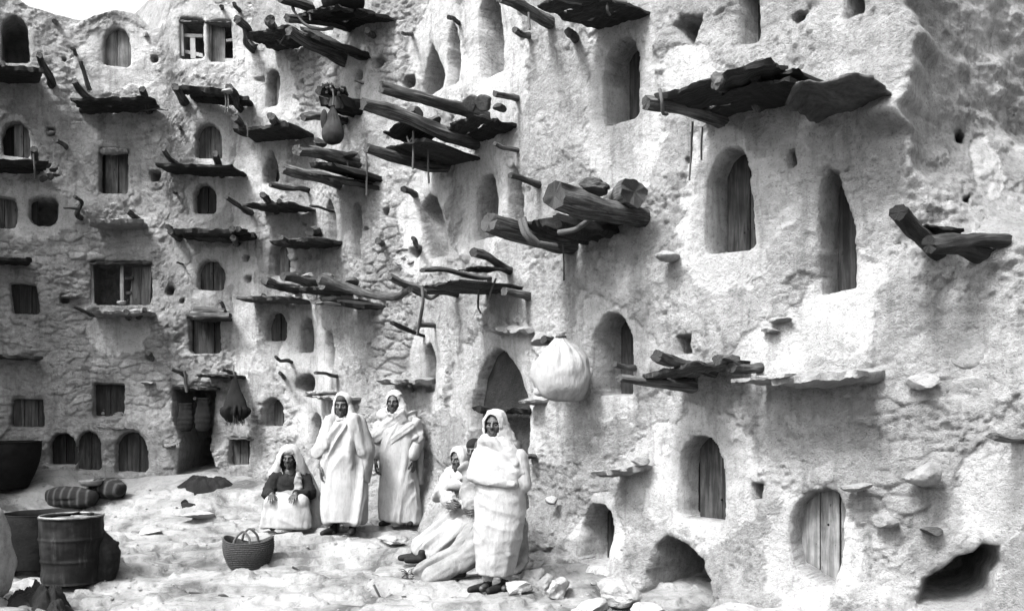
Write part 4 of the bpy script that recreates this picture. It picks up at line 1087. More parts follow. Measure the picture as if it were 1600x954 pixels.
# baskets hung in the dark doorway
for k, (x0, y0, w, h, l) in enumerate(((290, 652, 24, 44, 'dark woven basket bag hanging left in the dark doorway'), (317, 648, 24, 52, 'dark woven basket bag hanging right in the dark doorway'))):
    c = at(x0, y0, .12); r = w / 2 / F * c[1]; hh = h / 2 / F * c[1]
    prof = [tuple(q) for q in crom([(.001, -hh), (.7 * r, -hh * .95), (r, -hh * .5), (1.05 * r, 0), (.85 * r, hh * .6), (.95 * r, hh), (.85 * r, hh), (.75 * r, hh * .6), (.001, hh * .3)], 40)]
    prof = [(q[0] * (1 + .06 * math.sin(i * 1.9)), q[1]) for i, q in enumerate(prof)]
    tag(bag('hanging_basket', prof, 6, .1, 'black_cloth', c, 40, (1, .6), 20 + k), l, 'basket', 'baskets hung in the dark doorway')
peg((322, 640), (304, 622), .035, 'short slanting pole inside the dark doorway, above the hung baskets', .2, off_r=-.2)

def heap(name, px, d, sx, sy, sz, mat, label, cat, seed, group=None, fold=.3, nu=64, nv=34, rot=0.0, zoff=-.03):
    """crumpled cloth or debris lying on the ground"""
    th = np.linspace(0, 2 * math.pi, nu, endpoint=False); ph = np.linspace(.02, 1, nv)
    T, P = np.meshgrid(th, ph)
    edge = 1 + .38 * fbm(np.stack([np.cos(T) * 1.3, np.sin(T) * 1.3, 0 * T + seed], -1), 3, seed=seed)
    x, y = P * np.cos(T) * edge, P * np.sin(T) * edge
    p = np.stack([x * sx, y * sy, 0 * x], -1)
    z = (1 - P ** 3.2) * (1 + .75 * fbm(p * 4 + seed, 3, seed=seed)) + fold * (1 - P ** 4) * fbm(np.stack([p[..., 0] * 7 + p[..., 1] * 5, (p[..., 1] - p[..., 0]) * 2.2, 0 * x + seed], -1), 4, seed=seed + 2, billow=True)
    c = grd(px, d); cr, sr = math.cos(rot), math.sin(rot)
    v = np.stack([p[..., 0] * cr - p[..., 1] * sr, p[..., 0] * sr + p[..., 1] * cr, np.maximum(z * sz, -.02)], -1).reshape(-1, 3)
    gzv = gz(v[:, 0] + c[0], v[:, 1] + c[1]); v[:, 2] += gzv - c[2] + zoff
    f = [tuple(q) for q in grid_faces(nu, nv, True)] + [tuple(range(nu))[::-1]]
    bot = v[-nu:] * 1.0; bot[:, 2] -= .06
    n0 = len(v); v = np.concatenate([v, bot]); f += [(n0 - nu + i, n0 + i, n0 + (i + 1) % nu, n0 - nu + (i + 1) % nu) for i in range(nu)] + [tuple(range(n0, n0 + nu))[::-1]]
    g = G(); g.add(v, f); return tag(link(name, g.mesh(name), M[mat], None, tuple(c)), label, cat, group)
heap('rag_heap', 318, 14.85, .46, .3, .17, 'black_cloth', 'dark crumpled heap of nets lying at the foot of the dark doorway', 'heap', 3)
heap('rag_heap', 292, 14.2, .13, .1, .1, 'black_cloth', 'small dark rag lying in front of the heap at the dark doorway', 'heap', 9)
heap('rag_heap', 62, 8.9, .26, .3, .28, 'black_cloth', 'black ragged heap of hides in the left foreground below the drum', 'heap', 5, fold=.5)
heap('rag_heap', 88, 8.75, .2, .16, .10, 'black_cloth', 'frayed edge of the black hides spreading towards the camera', 'heap', 15, fold=.5)

# oil drum
c = on_ground(112, 908); r = 46 / F * c[1]; h = 103 / F * c[1]
root = empty('oil_drum', c); tag(root, 'rusty black steel drum with a rimmed flat lid, left foreground', 'drum')
prof = []
for i in range(60):
    t = i / 59; z = t * h; rr = r * (1 - .045 * (1 - t))
    for zc in (.34, .67): rr += r * .025 * math.exp(-((t - zc) / .02) ** 2)
    if t < .02 or t > .975: rr += r * .03
    prof.append((rr, z))
v, f = lathe_geo([(.001, 0.0)] + prof + [(r * .96, h - .002), (r * .95, h - .03), (.001, h - .028)], 72)
v += (fbm(v * 5, 3, seed=2) * .02)[:, None] * np.array([1, 1, 0.2]); g = G(); g.add(v, f); body = link('body', g.mesh('b'), M['drum'], root)
v, f, uv = tube_geo([(r * 1.0 * math.cos(a), r * 1.0 * math.sin(a), h) for a in np.linspace(0, 2 * math.pi, 40)], [.013, .013], 8, n=80); g = G(); g.add(v, f, uv); link('rim', g.mesh('r'), mat_plain('worn_rim', .06, .2, 12, .5, .2), root)
g = G()
for a in (0.2, 2.0, 3.9):
    v, f, uv = tube_geo([(.02, 0, h - .02), (r * .4 * math.cos(a), r * .4 * math.sin(a), h - .015), (r * .75 * math.cos(a), r * .75 * math.sin(a), h - .02)], [.018, .012], 7, n=8); g.add(v, f, uv)
v, f, uv = tube_geo([(r * .45 * math.cos(a), r * .45 * math.sin(a), h - .018) for a in np.linspace(0, 6.28, 24)], [.012, .012], 7, n=40); g.add(v, f, uv)
link('lid_ring', g.mesh('l'), mat_plain('worn_lid', .05, .16, 12, .5, .2), root)

def tub(name, px, d, r0, r1, h, label, cat, mat='pot', handles=False, group=None, zoff=0.0, coils=0, squash=1.0, bulge=.05):
    c = grd(px, d); c[2] += zoff; root = empty(name, c); tag(root, label, cat, group)
    prof = [(.001, 0.0)]
    n = 44
    for i in range(n):
        t = i / (n - 1); rr = r0 + (r1 - r0) * t + bulge * math.sin(math.pi * t); rr *= 1 + (.018 * math.sin(t * coils * 6.283) if coils else 0); prof.append((rr, h * t))
    prof += [(r1 * 1.02, h + .012), (r1 * .95, h + .012), (r1 * .92, h * .9), (r0 * .9, h * .12), (.001, h * .1)]
    v, f = lathe_geo(prof, 64); v *= (1 + .02 * fbm(v * 4 + px, 3, seed=int(px)))[:, None]; v[:, 1] *= squash
    g = G(); g.add(v, f); link('body', g.mesh('b'), M[mat], root)
    return root, c
# big dark basket-like vat at the left edge, tall jars behind the drum
root, c = tub('clay_vat', 2, 14.35, .36, .55, .68, 'big dark round vat with flaring rim at the left edge, against the far wall', 'vat')
root, c = tub('clay_vat', 64, 10.0, .33, .37, .55, 'wide black tub standing behind the rusty drum', 'vat', bulge=.02)
c = grd(158, 9.9); root = empty('water_skin', c); tag(root, 'black slumped goatskin bag with an upright neck, right behind the rusty drum', 'goatskin')
g = G(); v, f = loft_geo([(-.02, 0, 0, .15, .14), (.12, .01, 0, .18, .15), (.28, .02, 0, .185, .14), (.38, .0, 0, .16, .12), (.48, -.05, 0, .1, .09), (.58, -.09, 0, .06, .055), (.65, -.11, 0, .045, .04), (.68, -.11, 0, .055, .05), (.685, -.11, 0, .02, .02)], 40)
g.add(v, f); v, f = caps_geo((.12, 0, .30), (.17, 0, .36), .05, .03); g.add(v, f)
me = voxel(g, 'skin', .012, 4); vv, nn_ = get_v(me); vv += nn_ * (.016 * fbm(vv * np.array([9, 9, 4]), 4, seed=3, billow=True))[:, None]; set_v(me, vv); link('body', me, M['leather'], root)
v, f, uv = tube_geo([(-.12 + .05 * math.cos(a), .05 * math.sin(a), .64) for a in np.linspace(0, 6.3, 20)], [.009, .009], 6, n=30); g = G(); g.add(v, f, uv); link('tie_cord', g.mesh('t'), M['rope'], root)

# striped sacks lying in a row with a bowl on top
for k, (px, d, w, hl, rz, l) in enumerate(((112, 14.2, .17, .40, 84, 'long dark woven sack lying flat by the far wall, carrying the pale bowl'), (166, 14.45, .18, .34, 62, 'shorter striped sack lying at the right end of the dark woven sack'))):
    c = grd(px, d); g = G()
    v, f = ell_geo((0, 0, 0), (1, 1, 1), None, 48, 36)
    v = np.sign(v) * np.abs(v) ** np.array([.9, .75, .9]) * np.array([w * 1.1, hl, .165]); v[:, 2] += .12
    v += (np.clip(1 - 2 * np.abs(vnoise(v * np.array([7, 4, 7]) + k * 7, 5)), 0, 1) * .03)[:, None] * np.array([.5, .1, 1]) + .02 * vnoise(v * 5, 6)[:, None]
    v[:, 2] = np.where(v[:, 2] < 0, v[:, 2] * .3, v[:, 2])
    g.add(v, f); o = link('striped_sack', g.mesh('s'), M['stripe'], None, tuple(c)); o.rotation_euler = (0, 0, math.radians(rz)); tag(o, l, 'sack', 'striped sacks lying in a row')
c = grd(142, 14.25); c[2] += .285
prof = [tuple(q) for q in crom([(.001, 0), (.10, 0.0), (.15, .03), (.172, .075), (.165, .08), (.14, .045), (.09, .018), (.001, .014)], 30)]
v, f = lathe_geo(prof, 48); g = G(); g.add(v, f); tag(link('bowl', g.mesh('bowl'), M['bowl'], None, tuple(c)), 'shallow pale bowl standing on the striped sacks', 'bowl')

# woven carrying basket in the middle of the court
c = on_ground(387, 884); r = 40 / F * c[1]; h = 44 / F * c[1]
root = empty('basket', c); tag(root, 'dark woven oval basket with two rope handles, alone on the bright ground', 'basket')
nc = 14; prof = [(.001, .0), (r * .55, 0.0)]
n = nc * 8
for i in range(n):
    t = i / (n - 1); rr = r * (.70 + .30 * math.sin(min(1, t * 1.25) * math.pi / 2) - .05 * t * t) + .010 * abs(math.sin(t * nc * math.pi)); prof.append((rr, h * t))
prof += [(r * .93, h), (r * .90, h * .8), (r * .7, h * .15), (.001, h * .1)]
v, f = lathe_geo(prof, 96); th = np.arctan2(v[:, 1], v[:, 0])
v[:, 2] += .035 * np.cos(2 * th) * (v[:, 2] / h) ** 2 + .012 * np.sin(3 * th) * (v[:, 2] / h); v[:, :2] *= (1 + .010 * np.sin(th * 48 + v[:, 2] / h * nc * math.pi))[:, None]; v[:, 1] *= .72; v[:, 0] *= 1 + .03 * np.sin(th + 1)
g = G(); g.add(v, f); link('body', g.mesh('b'), M['straw'], root)
for sy, lift in ((-.6, .02), (.6, .0)):
    P = [(-r * .38, sy * r, h * .92), (-r * .30, sy * r * .9, h * 1.12), (-r * .05, sy * r * .75, h * 1.32), (r * .2, sy * r * .9, h * 1.1), (r * .26, sy * r, h * .9)]
    v, f, uv = tube_geo(P, [.014, .014], 9, n=30, rough=.3, seed=3); g = G(); g.add(v, f, uv); link('handle', g.mesh('h'), M['rope'], root)

# rocks
def rock(px, py, size, label, seed, d=None, sink=.25, rot=0.0, mat='rock', group='rocks along the foot of the wall', rough=.1, sub=4):
    c = on_ground(px, py) if d is None else grd(px, d)
    v, f = rock_geo(size, seed, sub, 12, rough); v = v + (.035 * fbm(v * 9 + seed, 4, seed=seed))[:, None] * v / (np.linalg.norm(v, axis=1)[:, None] + 1e-6)
    cr, sr = math.cos(rot), math.sin(rot); v[:, :2] = np.stack([v[:, 0] * cr - v[:, 1] * sr, v[:, 0] * sr + v[:, 1] * cr], 1)
    c = c + np.array([0, 0, size[2] * (1 - 2 * sink)]); g = G(); g.add(v, f)
    return tag(link('rock', g.mesh('rock', True, 30), M[mat], None, tuple(c)), label, 'rock', group)
c = np.array([-4.80, 8.75, 0]); c[2] = gz1(c[0], c[1])
v, f = rock_geo((.34, .4, .62), 91, 5, 14, .12); v += (.03 * fbm(v * 8, 4, seed=6))[:, None] * v; g = G(); g.add(v, f)
tag(link('rock', g.mesh('rock'), M['rock'], None, (c[0], c[1], c[2] + .42)), 'tall pale rock cut by the left edge of the photograph, in the foreground', 'rock', 'rocks along the foot of the wall')
rock(828, 925, (.22, .2, .2), 'dark jagged rock right behind the feet of the nearest man', 21, d=9.25, mat='stone'); rock(806, 938, (.16, .16, .08), 'low flat rock beside the shoe of the nearest man', 22, d=8.95)
rock(850, 940, (.16, .15, .14), 'second dark rock right of the nearest man, beside the hole', 23, d=9.15, mat='stone'); rock(872, 950, (.14, .14, .12), 'smaller rock just left of the low hole', 24, d=9.05)
rock(965, 935, (.32, .25, .16), 'broad pale rock between the low hole and the cave', 25, d=8.95); rock(1015, 955, (.24, .2, .13), 'rock at the left lip of the cave', 26, d=8.6); rock(920, 960, (.2, .16, .11), 'flat rock in front of the low hole', 27, d=8.7)
rock(1146, 905, (.13, .12, .24), 'upright pointed stone leaning beside the cave', 28, d=8.15, mat='stone', sink=.05); rock(1160, 950, (.33, .24, .17), 'large pale rock below the upright pointed stone', 29, d=7.95, sink=.15); rock(1225, 955, (.34, .26, .16), 'large cracked rock under the large pale plank door', 30, d=7.75, sink=.1); rock(1110, 960, (.2, .2, .14), 'rock at the mouth of the cave', 31, d=8.0)
rock(612, 855, (.3, .22, .07), 'low flat boulder in front of the second standing man', 34, d=11.4, sink=.35); rock(312, 803, (.3, .2, .07), 'worn rock outcrop in the middle of the court', 35, d=13.2, sink=.35); rock(235, 835, (.22, .14, .06), 'small rock outcrop right of the goatskin', 36, d=11.9, sink=.35)
rock(525, 790, (.3, .25, .22), 'rough rock between the seated man and the corner', 37, d=13.0, sink=.2); rock(690, 800, (.25, .25, .3), 'dark rock against the wall behind the second standing man', 38, d=12.0, mat='stone', sink=.2)
rg = random.Random(11)
g = G()
for k in range(420):
    px = rg.uniform(20, 1000); d = rg.uniform(8.5, 14.8); c = grd(px, d); s = rg.uniform(.008, .03) * (1.6 if rg.random() < .1 else 1)
    v, f = rock_geo((s, s * .8, s * .6), k, 1, 6, .1); g.add(v + c + np.array([0, 0, s * .2]), f)
tag(link('pebbles', g.mesh('pebbles', False), M['stone']), 'scattered small pebbles on the pale ground', 'pebbles', kind='stuff')
def twig(px, py, pts, rad, label):
    c = on_ground(px, py); v, f, uv = tube_geo([np.array(q) for q in pts], [rad, rad * .6], 8, rough=.25, seed=int(px)); g = G(); g.add(v, f, uv); return tag(link('twig', g.mesh('twig'), M['twig'], None, tuple(c)), label, 'twig', 'dry twigs on the ground')
twig(465, 892, [(-.06, 0, .06), (0, 0, .03), (.07, -.03, 0.01)], .014, 'short crooked twig right of the woven basket'); twig(592, 936, [(-.05, 0, .15), (-.01, 0, .07), (.03, 0, 0), (.10, -.05, -.01)], .014, 'upright thin twig in the bottom middle, beside the scrub')
twig(310, 930, [(-.1, .02, .03), (0, 0, .03), (.14, -.03, .02)], .013, 'flat dark twig left in the foreground'); twig(350, 936, [(-.05, 0, .03), (0, 0, .04), (.04, 0, .02)], .022, 'stubby dark stick beside the flat foreground twig')
g = G(); rg = random.Random(5); c0 = on_ground(652, 905)
for k in range(150):
    a = rg.uniform(0, 6.28); q = math.sqrt(rg.random()); x, y = c0[0] + q * .2 * math.cos(a), c0[1] + q * .25 * math.sin(a); z = gz1(x, y)
    tx, ty = x + rg.uniform(-.1, .1), y + rg.uniform(-.1, .1)
    v, f, uv = tube_geo([(x, y, z - .01), ((x + tx) / 2 + .02, (y + ty) / 2, z + rg.uniform(.01, .03)), (tx, ty, z + rg.uniform(.0, .04))], [.005, .003], 5, n=5); g.add(v, f, uv)
tag(link('dry_scrub', g.mesh('scrub'), M['twig']), 'patch of dry scrub on the ground in the bottom middle', 'scrub', kind='stuff')
# ------------------------------------------------------------------ the six men
class Fig:
    def __init__(s, px, d, yaw, label, z=None):
        c = grd(px, d); c[2] = max(gz1(c[0] + a, c[1] + b) for a, b in ((0, 0), (-.16, -.12), (.14, -.12), (-.1, -.2), (.1, -.2))) - .012
        s.root = empty('person', c, math.radians(yaw)); tag(s.root, label, 'man', 'men in wool robes'); s.g = G(); s.body = None
    def cap(s, a, b, ra, rb): s.g.add(*caps_geo(a, b, ra, rb))
    def ell(s, c, r, rot=None): s.g.add(*ell_geo(c, r, rot))
    def limb(s, pts, rad):
        for i in range(len(pts) - 1): s.cap(pts[i], pts[i + 1], rad[i], rad[i + 1])
    def head(s, c, yaw=0, pitch=0, roll=0, k=1.0):
        """face, ears and skull; returns the transform so hood, eyes and beard follow"""
        R = Matrix.Rotation(math.radians(yaw), 4, 'Z') @ Matrix.Rotation(math.radians(pitch), 4, 'X') @ Matrix.Rotation(math.radians(roll), 4, 'Y')
        s.H = Matrix.Translation(Vector(c)) @ R @ Matrix.Scale(k, 4); s.k = k
        T = lambda p: tuple(s.H @ Vector(p))
        def E(p, r): s.g.add(*ell_geo(T(p), np.array(r) * k, R))
        def Cc(a, b, ra, rb): s.g.add(*caps_geo(T(a), T(b), ra * k, rb * k, 10, 4))
        E((0, .018, .030), (.075, .096, .088)); E((0, -.028, -.040), (.058, .062, .078)); E((0, -.070, -.098), (.026, .024, .022))
        for q in (-1, 1):
            E((q * .040, -.052, -.024), (.024, .028, .026)); E((q * .079, .012, -.012), (.010, .024, .033)); E((q * .013, -.099, -.030), (.009, .011, .008))
            Cc((q * .008, -.083, .022), (q * .046, -.066, .026), .0115, .010); Cc((q * .045, -.02, -.07), (q * .02, -.066, -.098), .02, .018)
        Cc((0, -.082, .018), (0, -.108, -.026), .0095, .0125); Cc((-.019, -.083, -.060), (.019, -.083, -.060), .008, .008); Cc((-.015, -.083, -.073), (.015, -.083, -.073), .009, .009)
        s.T = T; s.R = R
    def face(s, beard=1.0):
        k = s.k
        for q in (-1, 1):
            g = G(); g.add(*ell_geo(s.T((q * .031, -.073, .000)), np.array((.0115, .011, .0078)) * k, s.R, 14, 10)); e = link('eye', g.mesh('eye'), M['eye'], s.root)
            g = G(); g.add(*ell_geo(s.T((q * .031, -.083, .000)), np.array((.0065, .0045, .0068)) * k, s.R, 10, 8)); link('iris', g.mesh('iris'), M['hair'], e)
        if beard:
            g = G()
            A = lambda a, b, ra, rb: g.add(*caps_geo(s.T(a), s.T(b), ra * k, rb * k, 10, 4))
            for q in (-1, 1):
                A((0, -.094, -.047), (q * .030, -.078, -.058), .0075, .006); A((q * .030, -.078, -.058), (q * .026, -.074, -.095), .007, .012)
                A((q * .066, -.01, -.03), (q * .045, -.045, -.085), .010 * beard, .014 * beard); A((q * .045, -.045, -.085), (0, -.075, -.112), .014 * beard, .022)
            A((0, -.082, -.09), (0, -.078, -.125), .016, .018 * beard)
            me = voxel(g, 'beard', .0045, 2); vv, nn_ = get_v(me); vv += nn_ * (.002 * vnoise(vv * 160, 3))[:, None]; set_v(me, vv); link('beard', me, M['hair'], s.root)
    def hand(s, W, d, ts, pn, curl=.35, k=1.0):
        """palm, four unequal bent fingers and a thumb leaving the side of the palm"""
        W, d, ts, pn = (np.asarray(q, float) for q in (W, d, ts, pn)); d /= np.linalg.norm(d); ts -= d * (ts @ d); ts /= np.linalg.norm(ts); pn = pn - d * (pn @ d) - ts * (pn @ ts); pn /= np.linalg.norm(pn)
        for i in range(4):
            o = (i - 1.5); kn = W + d * (.088 - .004 * abs(o - .3)) * k + ts * (-o * .0215) * k
            s.g.add(*caps_geo(W + ts * (-o * .011) * k + d * .005, kn, .016 * k, .0115 * k, 10, 3))
            L = np.array([(.044, .027, .021), (.048, .030, .022), (.045, .028, .021), (.035, .021, .018)][i]) * k; p = kn; a = curl * .5
            for j in range(3):
                dd = d * math.cos(a) + pn * math.sin(a) + ts * (-o * .05); q = p + dd * L[j]
                s.g.add(*caps_geo(p, q, (.0095 - .001 * j) * k, (.0088 - .001 * j) * k, 9, 3)); p = q; a += curl * (1.0 + .1 * i)
        b = W + d * .022 * k + ts * .026 * k; m = b + (d * .030 + ts * .026 + pn * .008) * k; e = m + (d * .028 + ts * .008 + pn * .010) * k; e2 = e + (d * .024 + pn * .008) * k
        for x, y, r0, r1 in ((W + d * .012, b, .017, .014), (b, m, .014, .011), (m, e, .011, .0095), (e, e2, .0095, .008)): s.g.add(*caps_geo(x, y, r0 * k, r1 * k, 9, 3))
    def done(s, voxs=.0055):
        me = voxel(s.g, 'body', voxs, 4, .5); s.body = link('body', me, M['skin'], s.root)
    def cloth(s, name, g, mat, vox=.011, sm=4, folds=(), parent=None, cut=None, thick=0.0):
        me = voxel(g, name, vox, sm)
        v, n = get_v(me)
        for fo in folds:
            if isinstance(fo[0], tuple):     # folds running along a direction
                D, kx, ka, amp, seed, mask = fo; D = np.array(D, float); D /= np.linalg.norm(D); e1 = np.cross(D, [.31, .9, .17]); e1 /= np.linalg.norm(e1); e2 = np.cross(D, e1)
                q = np.stack([v @ e1 * kx, v @ e2 * kx, v @ D * ka], 1) + seed * 5.3
                f = np.clip(1.15 - 1.5 * np.sqrt(vnoise(q + .3 * vnoise(q * .6 + 3, seed)[:, None], seed) ** 2 + .025), 0, 1) ** 1.5
                w = 1.0 if mask is None else mask(v)
                v = v + n * ((f - .3) * amp * w)[:, None]; continue
            sx, sy, sz, sh, amp, seed, mask = fo
            q = np.stack([(v[:, 0] + sh * v[:, 2]) * sx, v[:, 1] * sy, (v[:, 2] - sh * v[:, 0] * .5) * sz], 1) + seed * 5.3
            f = np.clip(1 - 1.5 * np.abs(vnoise(q + .25 * vnoise(q * .7 + 3, seed)[:, None], seed)), 0, 1) ** 1.6
            w = 1.0 if mask is None else mask(v)
            v = v + n * ((f - .3) * amp * .6 * w)[:, None]
        v = v + n * (.0015 * fbm(v * 26, 3, seed=7))[:, None]
        set_v(me, v)
        if cut is not None:
            bm = bmesh.new(); bm.from_mesh(me)
            dead = [x for x in bm.verts if cut(x.co)]; bmesh.ops.delete(bm, geom=dead, context='VERTS')
            for _ in range(3):
                be = [e for e in bm.edges if e.is_boundary]; bv = list({x for e in be for x in e.verts}); bmesh.ops.smooth_vert(bm, verts=bv, factor=.5, use_axis_x=True, use_axis_y=True, use_axis_z=True)
            bm.to_mesh(me); bm.free()
        o = link(name, me, M[mat], parent or s.root)
        m = o.modifiers.new('soft', 'SMOOTH'); m.iterations = 4; m.factor = .5
        if thick:
            m = o.modifiers.new('t', 'SOLIDIFY'); m.thickness = thick; m.offset = 0
        return o
    def hood_cut(s, wx=.066, zt=.085, zb=-.125, shift=0.0):
        Hi = s.H.inverted(); zc, zr = (zt + zb) / 2, (zt - zb) / 2
        def cut(co):
            p = Hi @ co
            return p.y < -.005 and ((p.x - shift) / wx) ** 2 + ((p.z - zc) / zr) ** 2 < 1
        return cut
    def shoe(s, heel, toe, r=.046, mat='leather'):
        heel, toe = np.asarray(heel, float), np.asarray(toe, float); d = toe - heel
        g = G(); g.add(*caps_geo(heel, heel + d * .55, r, r * .95)); g.add(*caps_geo(heel + d * .5, toe, r * .98, r * .72)); g.add(*caps_geo(heel + (0, 0, .0), heel + np.array([0, 0, .07]), r * .95, r * .9))
        me = voxel(g, 'shoe', .009, 4); v, n = get_v(me); zb = heel[2] - r * .8; v[:, 2] = np.where(v[:, 2] < zb, zb + .15 * (v[:, 2] - zb), v[:, 2]); set_v(me, v); link('shoe', me, M[mat], s.root)

def stand(f, arms, hands, headc=(0, -.01, 1.585), hy=0, hp=0, legs=None, hk=1.04):
    f.head(headc, hy, hp, 0, hk); hc = np.array(headc)
    f.cap(hc + (0, .025, -.07), (0, .03, 1.40), .052, .062)
    f.ell((0, .01, 1.24), (.165, .105, .21)); f.ell((0, .0, 1.02), (.145, .10, .16)); f.ell((0, .01, .90), (.165, .115, .13)); f.cap((-.15, .015, 1.385), (.15, .015, 1.385), .058, .058)
    for i, q in enumerate((-1, 1)):
        a = arms[i]; f.limb(a, [.055, .042, .030])
        lg = legs[i] if legs else [(q * .09, .01, .88), (q * .10, -.01, .49), (q * .10, .03, .09)]
        f.limb(lg, [.085, .058, .042]); an = np.array(lg[2]); f.cap(an + (0, .02, -.045), an + (q * .02, -.13, -.055), .036, .028)
        h = hands[i]
        if h: f.hand(a[2], *h)
    f.done()

low = lambda z0, z1: (lambda v: 1 - sstep(z0, z1, v[:, 2]) * .8)

# --- B: tall man standing at the left of the pair, dark cap, cloak from the head
f = Fig(537, 11.9, -4, 'tall standing man in a white cloak, dark hair showing, left one of the middle pair', None)
stand(f, [[(-.18, .01, 1.38), (-.255, .02, 1.09), (-.27, -.06, .86)], [(.18, .01, 1.38), (.25, .06, 1.10), (.22, .0, .88)]],
      [((-.02, -.1, -1), (.3, -1, 0), (1, .3, 0), .35, 1.25), ((0, -.1, -1), (-.3, -1, 0), (-1, .2, 0), .4, 1.2)], hy=0, hp=4, headc=(-.015, -.02, 1.60), hk=1.12)
f.face(1.1)
g = G(); g.add(*loft_geo([(.16, .01, 0, .245, .185), (.30, .01, 0, .25, .19), (.62, .01, 0, .245, .185), (.95, 0, 0, .235, .175), (1.2, 0, 0, .225, .16), (1.36, 0, .01, .195, .135), (1.45, 0, .02, .10, .085)]))
f.cloth('robe', g, 'white', folds=[((.08, 0, 1), 9, .7, .095, 1, low(.9, 1.3)), ((.62, 0, 1), 10, .9, .055, 2, lambda v: sstep(.7, 1.1, v[:, 2]))])
g = G()   # cloak: hangs from the shoulders over both arms, crossing the body
g.add(*caps_geo((-.19, .03, 1.37), (-.255, .03, 1.05), .095, .135)); g.add(*caps_geo((-.255, .02, 1.08), (-.29, -.0, 1.03), .12, .115)); g.add(*caps_geo((.18, .03, 1.38), (.25, .05, 1.05), .10, .13)); g.add(*caps_geo((.24, .05, 1.05), (.24, .03, .70), .125, .09))
g.add(*caps_geo((-.15, .03, 1.40), (.15, .03, 1.40), .085, .085)); g.add(*loft_geo([(.85, .0, .09, .25, .12), (1.2, 0, .07, .24, .13), (1.42, 0, .05, .17, .12)]))
for a, b, r in (((.14, -.07, 1.42), (.24, -.05, 1.0), .07), ((.12, -.08, 1.40), (.10, -.12, 1.1), .06), ((-.14, -.05, 1.42), (-.20, -.08, 1.10), .065)): g.add(*caps_geo(a, b, r, r * .8))
f.cloth('cloak', g, 'white', sm=12, folds=[((.25, 0, -1), 12, 1.2, .032, 5, None), ((.5, 0, -1), 20, 2, .010, 6, None)])
g = G(); g.add(*ell_geo(f.T((0, .03, .03)), (.108, .115, .125))); g.add(*caps_geo(f.T((0, .06, -.02)), (0, .06, 1.38), .11, .15)); g.add(*caps_geo(f.T((.06, .02, -.03)), (.12, -.02, 1.36), .07, .085)); g.add(*caps_geo(f.T((-.06, .02, -.04)), (-.10, .0, 1.36), .055, .07))
f.cloth('hood', g, 'white', vox=.009, folds=[(14, 9, 3, .3, .028, 8, None)], cut=f.hood_cut(.072, .10, -.16), thick=.008)
g = G(); g.add(*ell_geo(f.T((0, .005, .062)), (.084, .10, .068))); link('cap', voxel(g, 'cap', .008, 3), M['hair'], f.root)
g = G(); g.add(*ell_geo((-.01, -.085, 1.42), (.07, .045, .03))); f.cloth('collar', g, 'white', folds=[(20, 20, 20, 0, .015, 4, None)])
f.shoe((-.12, -.02, .05), (-.20, -.23, .04), .052); f.shoe((.11, .0, .05), (.14, -.20, .04), .05)

# --- C: second standing man, shawl wound over head and across the chest
f = Fig(620, 12.35, -6, 'man standing in long white robe, shawl wound round head, right of the middle pair')
stand(f, [[(-.18, .01, 1.38), (-.245, .02, 1.08), (-.265, -.05, .85)], [(.18, .01, 1.38), (.24, .03, 1.08), (.235, -.07, .86)]],
      [((.0, -.1, -1), (.3, -1, 0), (1, .3, 0), .5, 1.25), ((0, -.1, -1), (-.3, -1, 0), (-1, .2, 0), .5, 1.25)], hy=-4, hp=3, headc=(-.03, -.02, 1.585), hk=1.08)
f.face(1.2)
g = G(); g.add(*loft_geo([(.06, .05, 0, .27, .19, -.10, 0), (.25, .04, 0, .255, .185, -.06, 0), (.6, .02, 0, .225, .175), (.95, 0, 0, .215, .165), (1.2, 0, 0, .21, .155), (1.36, 0, .01, .185, .13), (1.45, 0, .02, .10, .085)]))
g.add(*caps_geo((-.17, .02, 1.36), (-.245, .02, 1.08), .075, .085)); g.add(*caps_geo((-.245, .02, 1.08), (-.262, -.03, .90), .075, .06)); g.add(*caps_geo((.17, .02, 1.36), (.245, .03, 1.08), .08, .085)); g.add(*caps_geo((.245, .03, 1.08), (.24, -.05, .91), .085, .075))
f.cloth('robe', g, 'white', folds=[((.06, 0, 1), 7, .7, .05, 11, low(.9, 1.5)), ((-.5, 0, -1), 10, 1.4, .016, 12, None)])
g = G(); g.add(*caps_geo((-.16, .03, 1.39), (.17, .03, 1.38), .095, .10)); g.add(*loft_geo([(1.06, .05, .03, .22, .165, .25, 0), (1.18, .03, .02, .225, .165, .2, 0), (1.32, .01, .02, .215, .155, .1, 0), (1.44, 0, .02, .14, .11)]))
for a, b, r in (((.08, -.075, 1.42), (-.25, -.05, 1.14), .065), ((.12, -.08, 1.36), (-.24, -.07, 1.08), .06), ((.08, -.07, 1.40), (.24, -.05, 1.16), .065), ((.22, .0, 1.36), (.29, .01, 1.10), .07), ((-.22, .01, 1.27), (-.29, .0, 1.05), .065)): g.add(*caps_geo(a, b, r, r * .75))
f.cloth('shawl', g, 'white', sm=10, folds=[((1, 0, .75), 11, 1.0, .05, 14, None), ((1, 0, .7), 14, 2, .010, 15, None)])
g = G(); g.add(*caps_geo((.27, .05, 1.1), (.29, .08, .55), .06, .045)); f.cloth('shawl_end', g, 'grey', folds=[(26, 16, 2, 0, .03, 16, None)])
g = G(); g.add(*ell_geo(f.T((0, .02, .02)), (.112, .12, .130))); g.add(*caps_geo(f.T((0, .04, -.02)), (0, .04, 1.40), .11, .14)); g.add(*caps_geo(f.T((-.04, -.02, -.10)), (.02, -.07, 1.42), .07, .09)); g.add(*caps_geo(f.T((.07, .0, .0)), (.10, -.03, 1.42), .06, .075))
f.cloth('hood', g, 'white', vox=.009, folds=[(9, 9, 12, .5, .026, 18, None)], cut=f.hood_cut(.068, .082, -.128, .0), thick=.008)
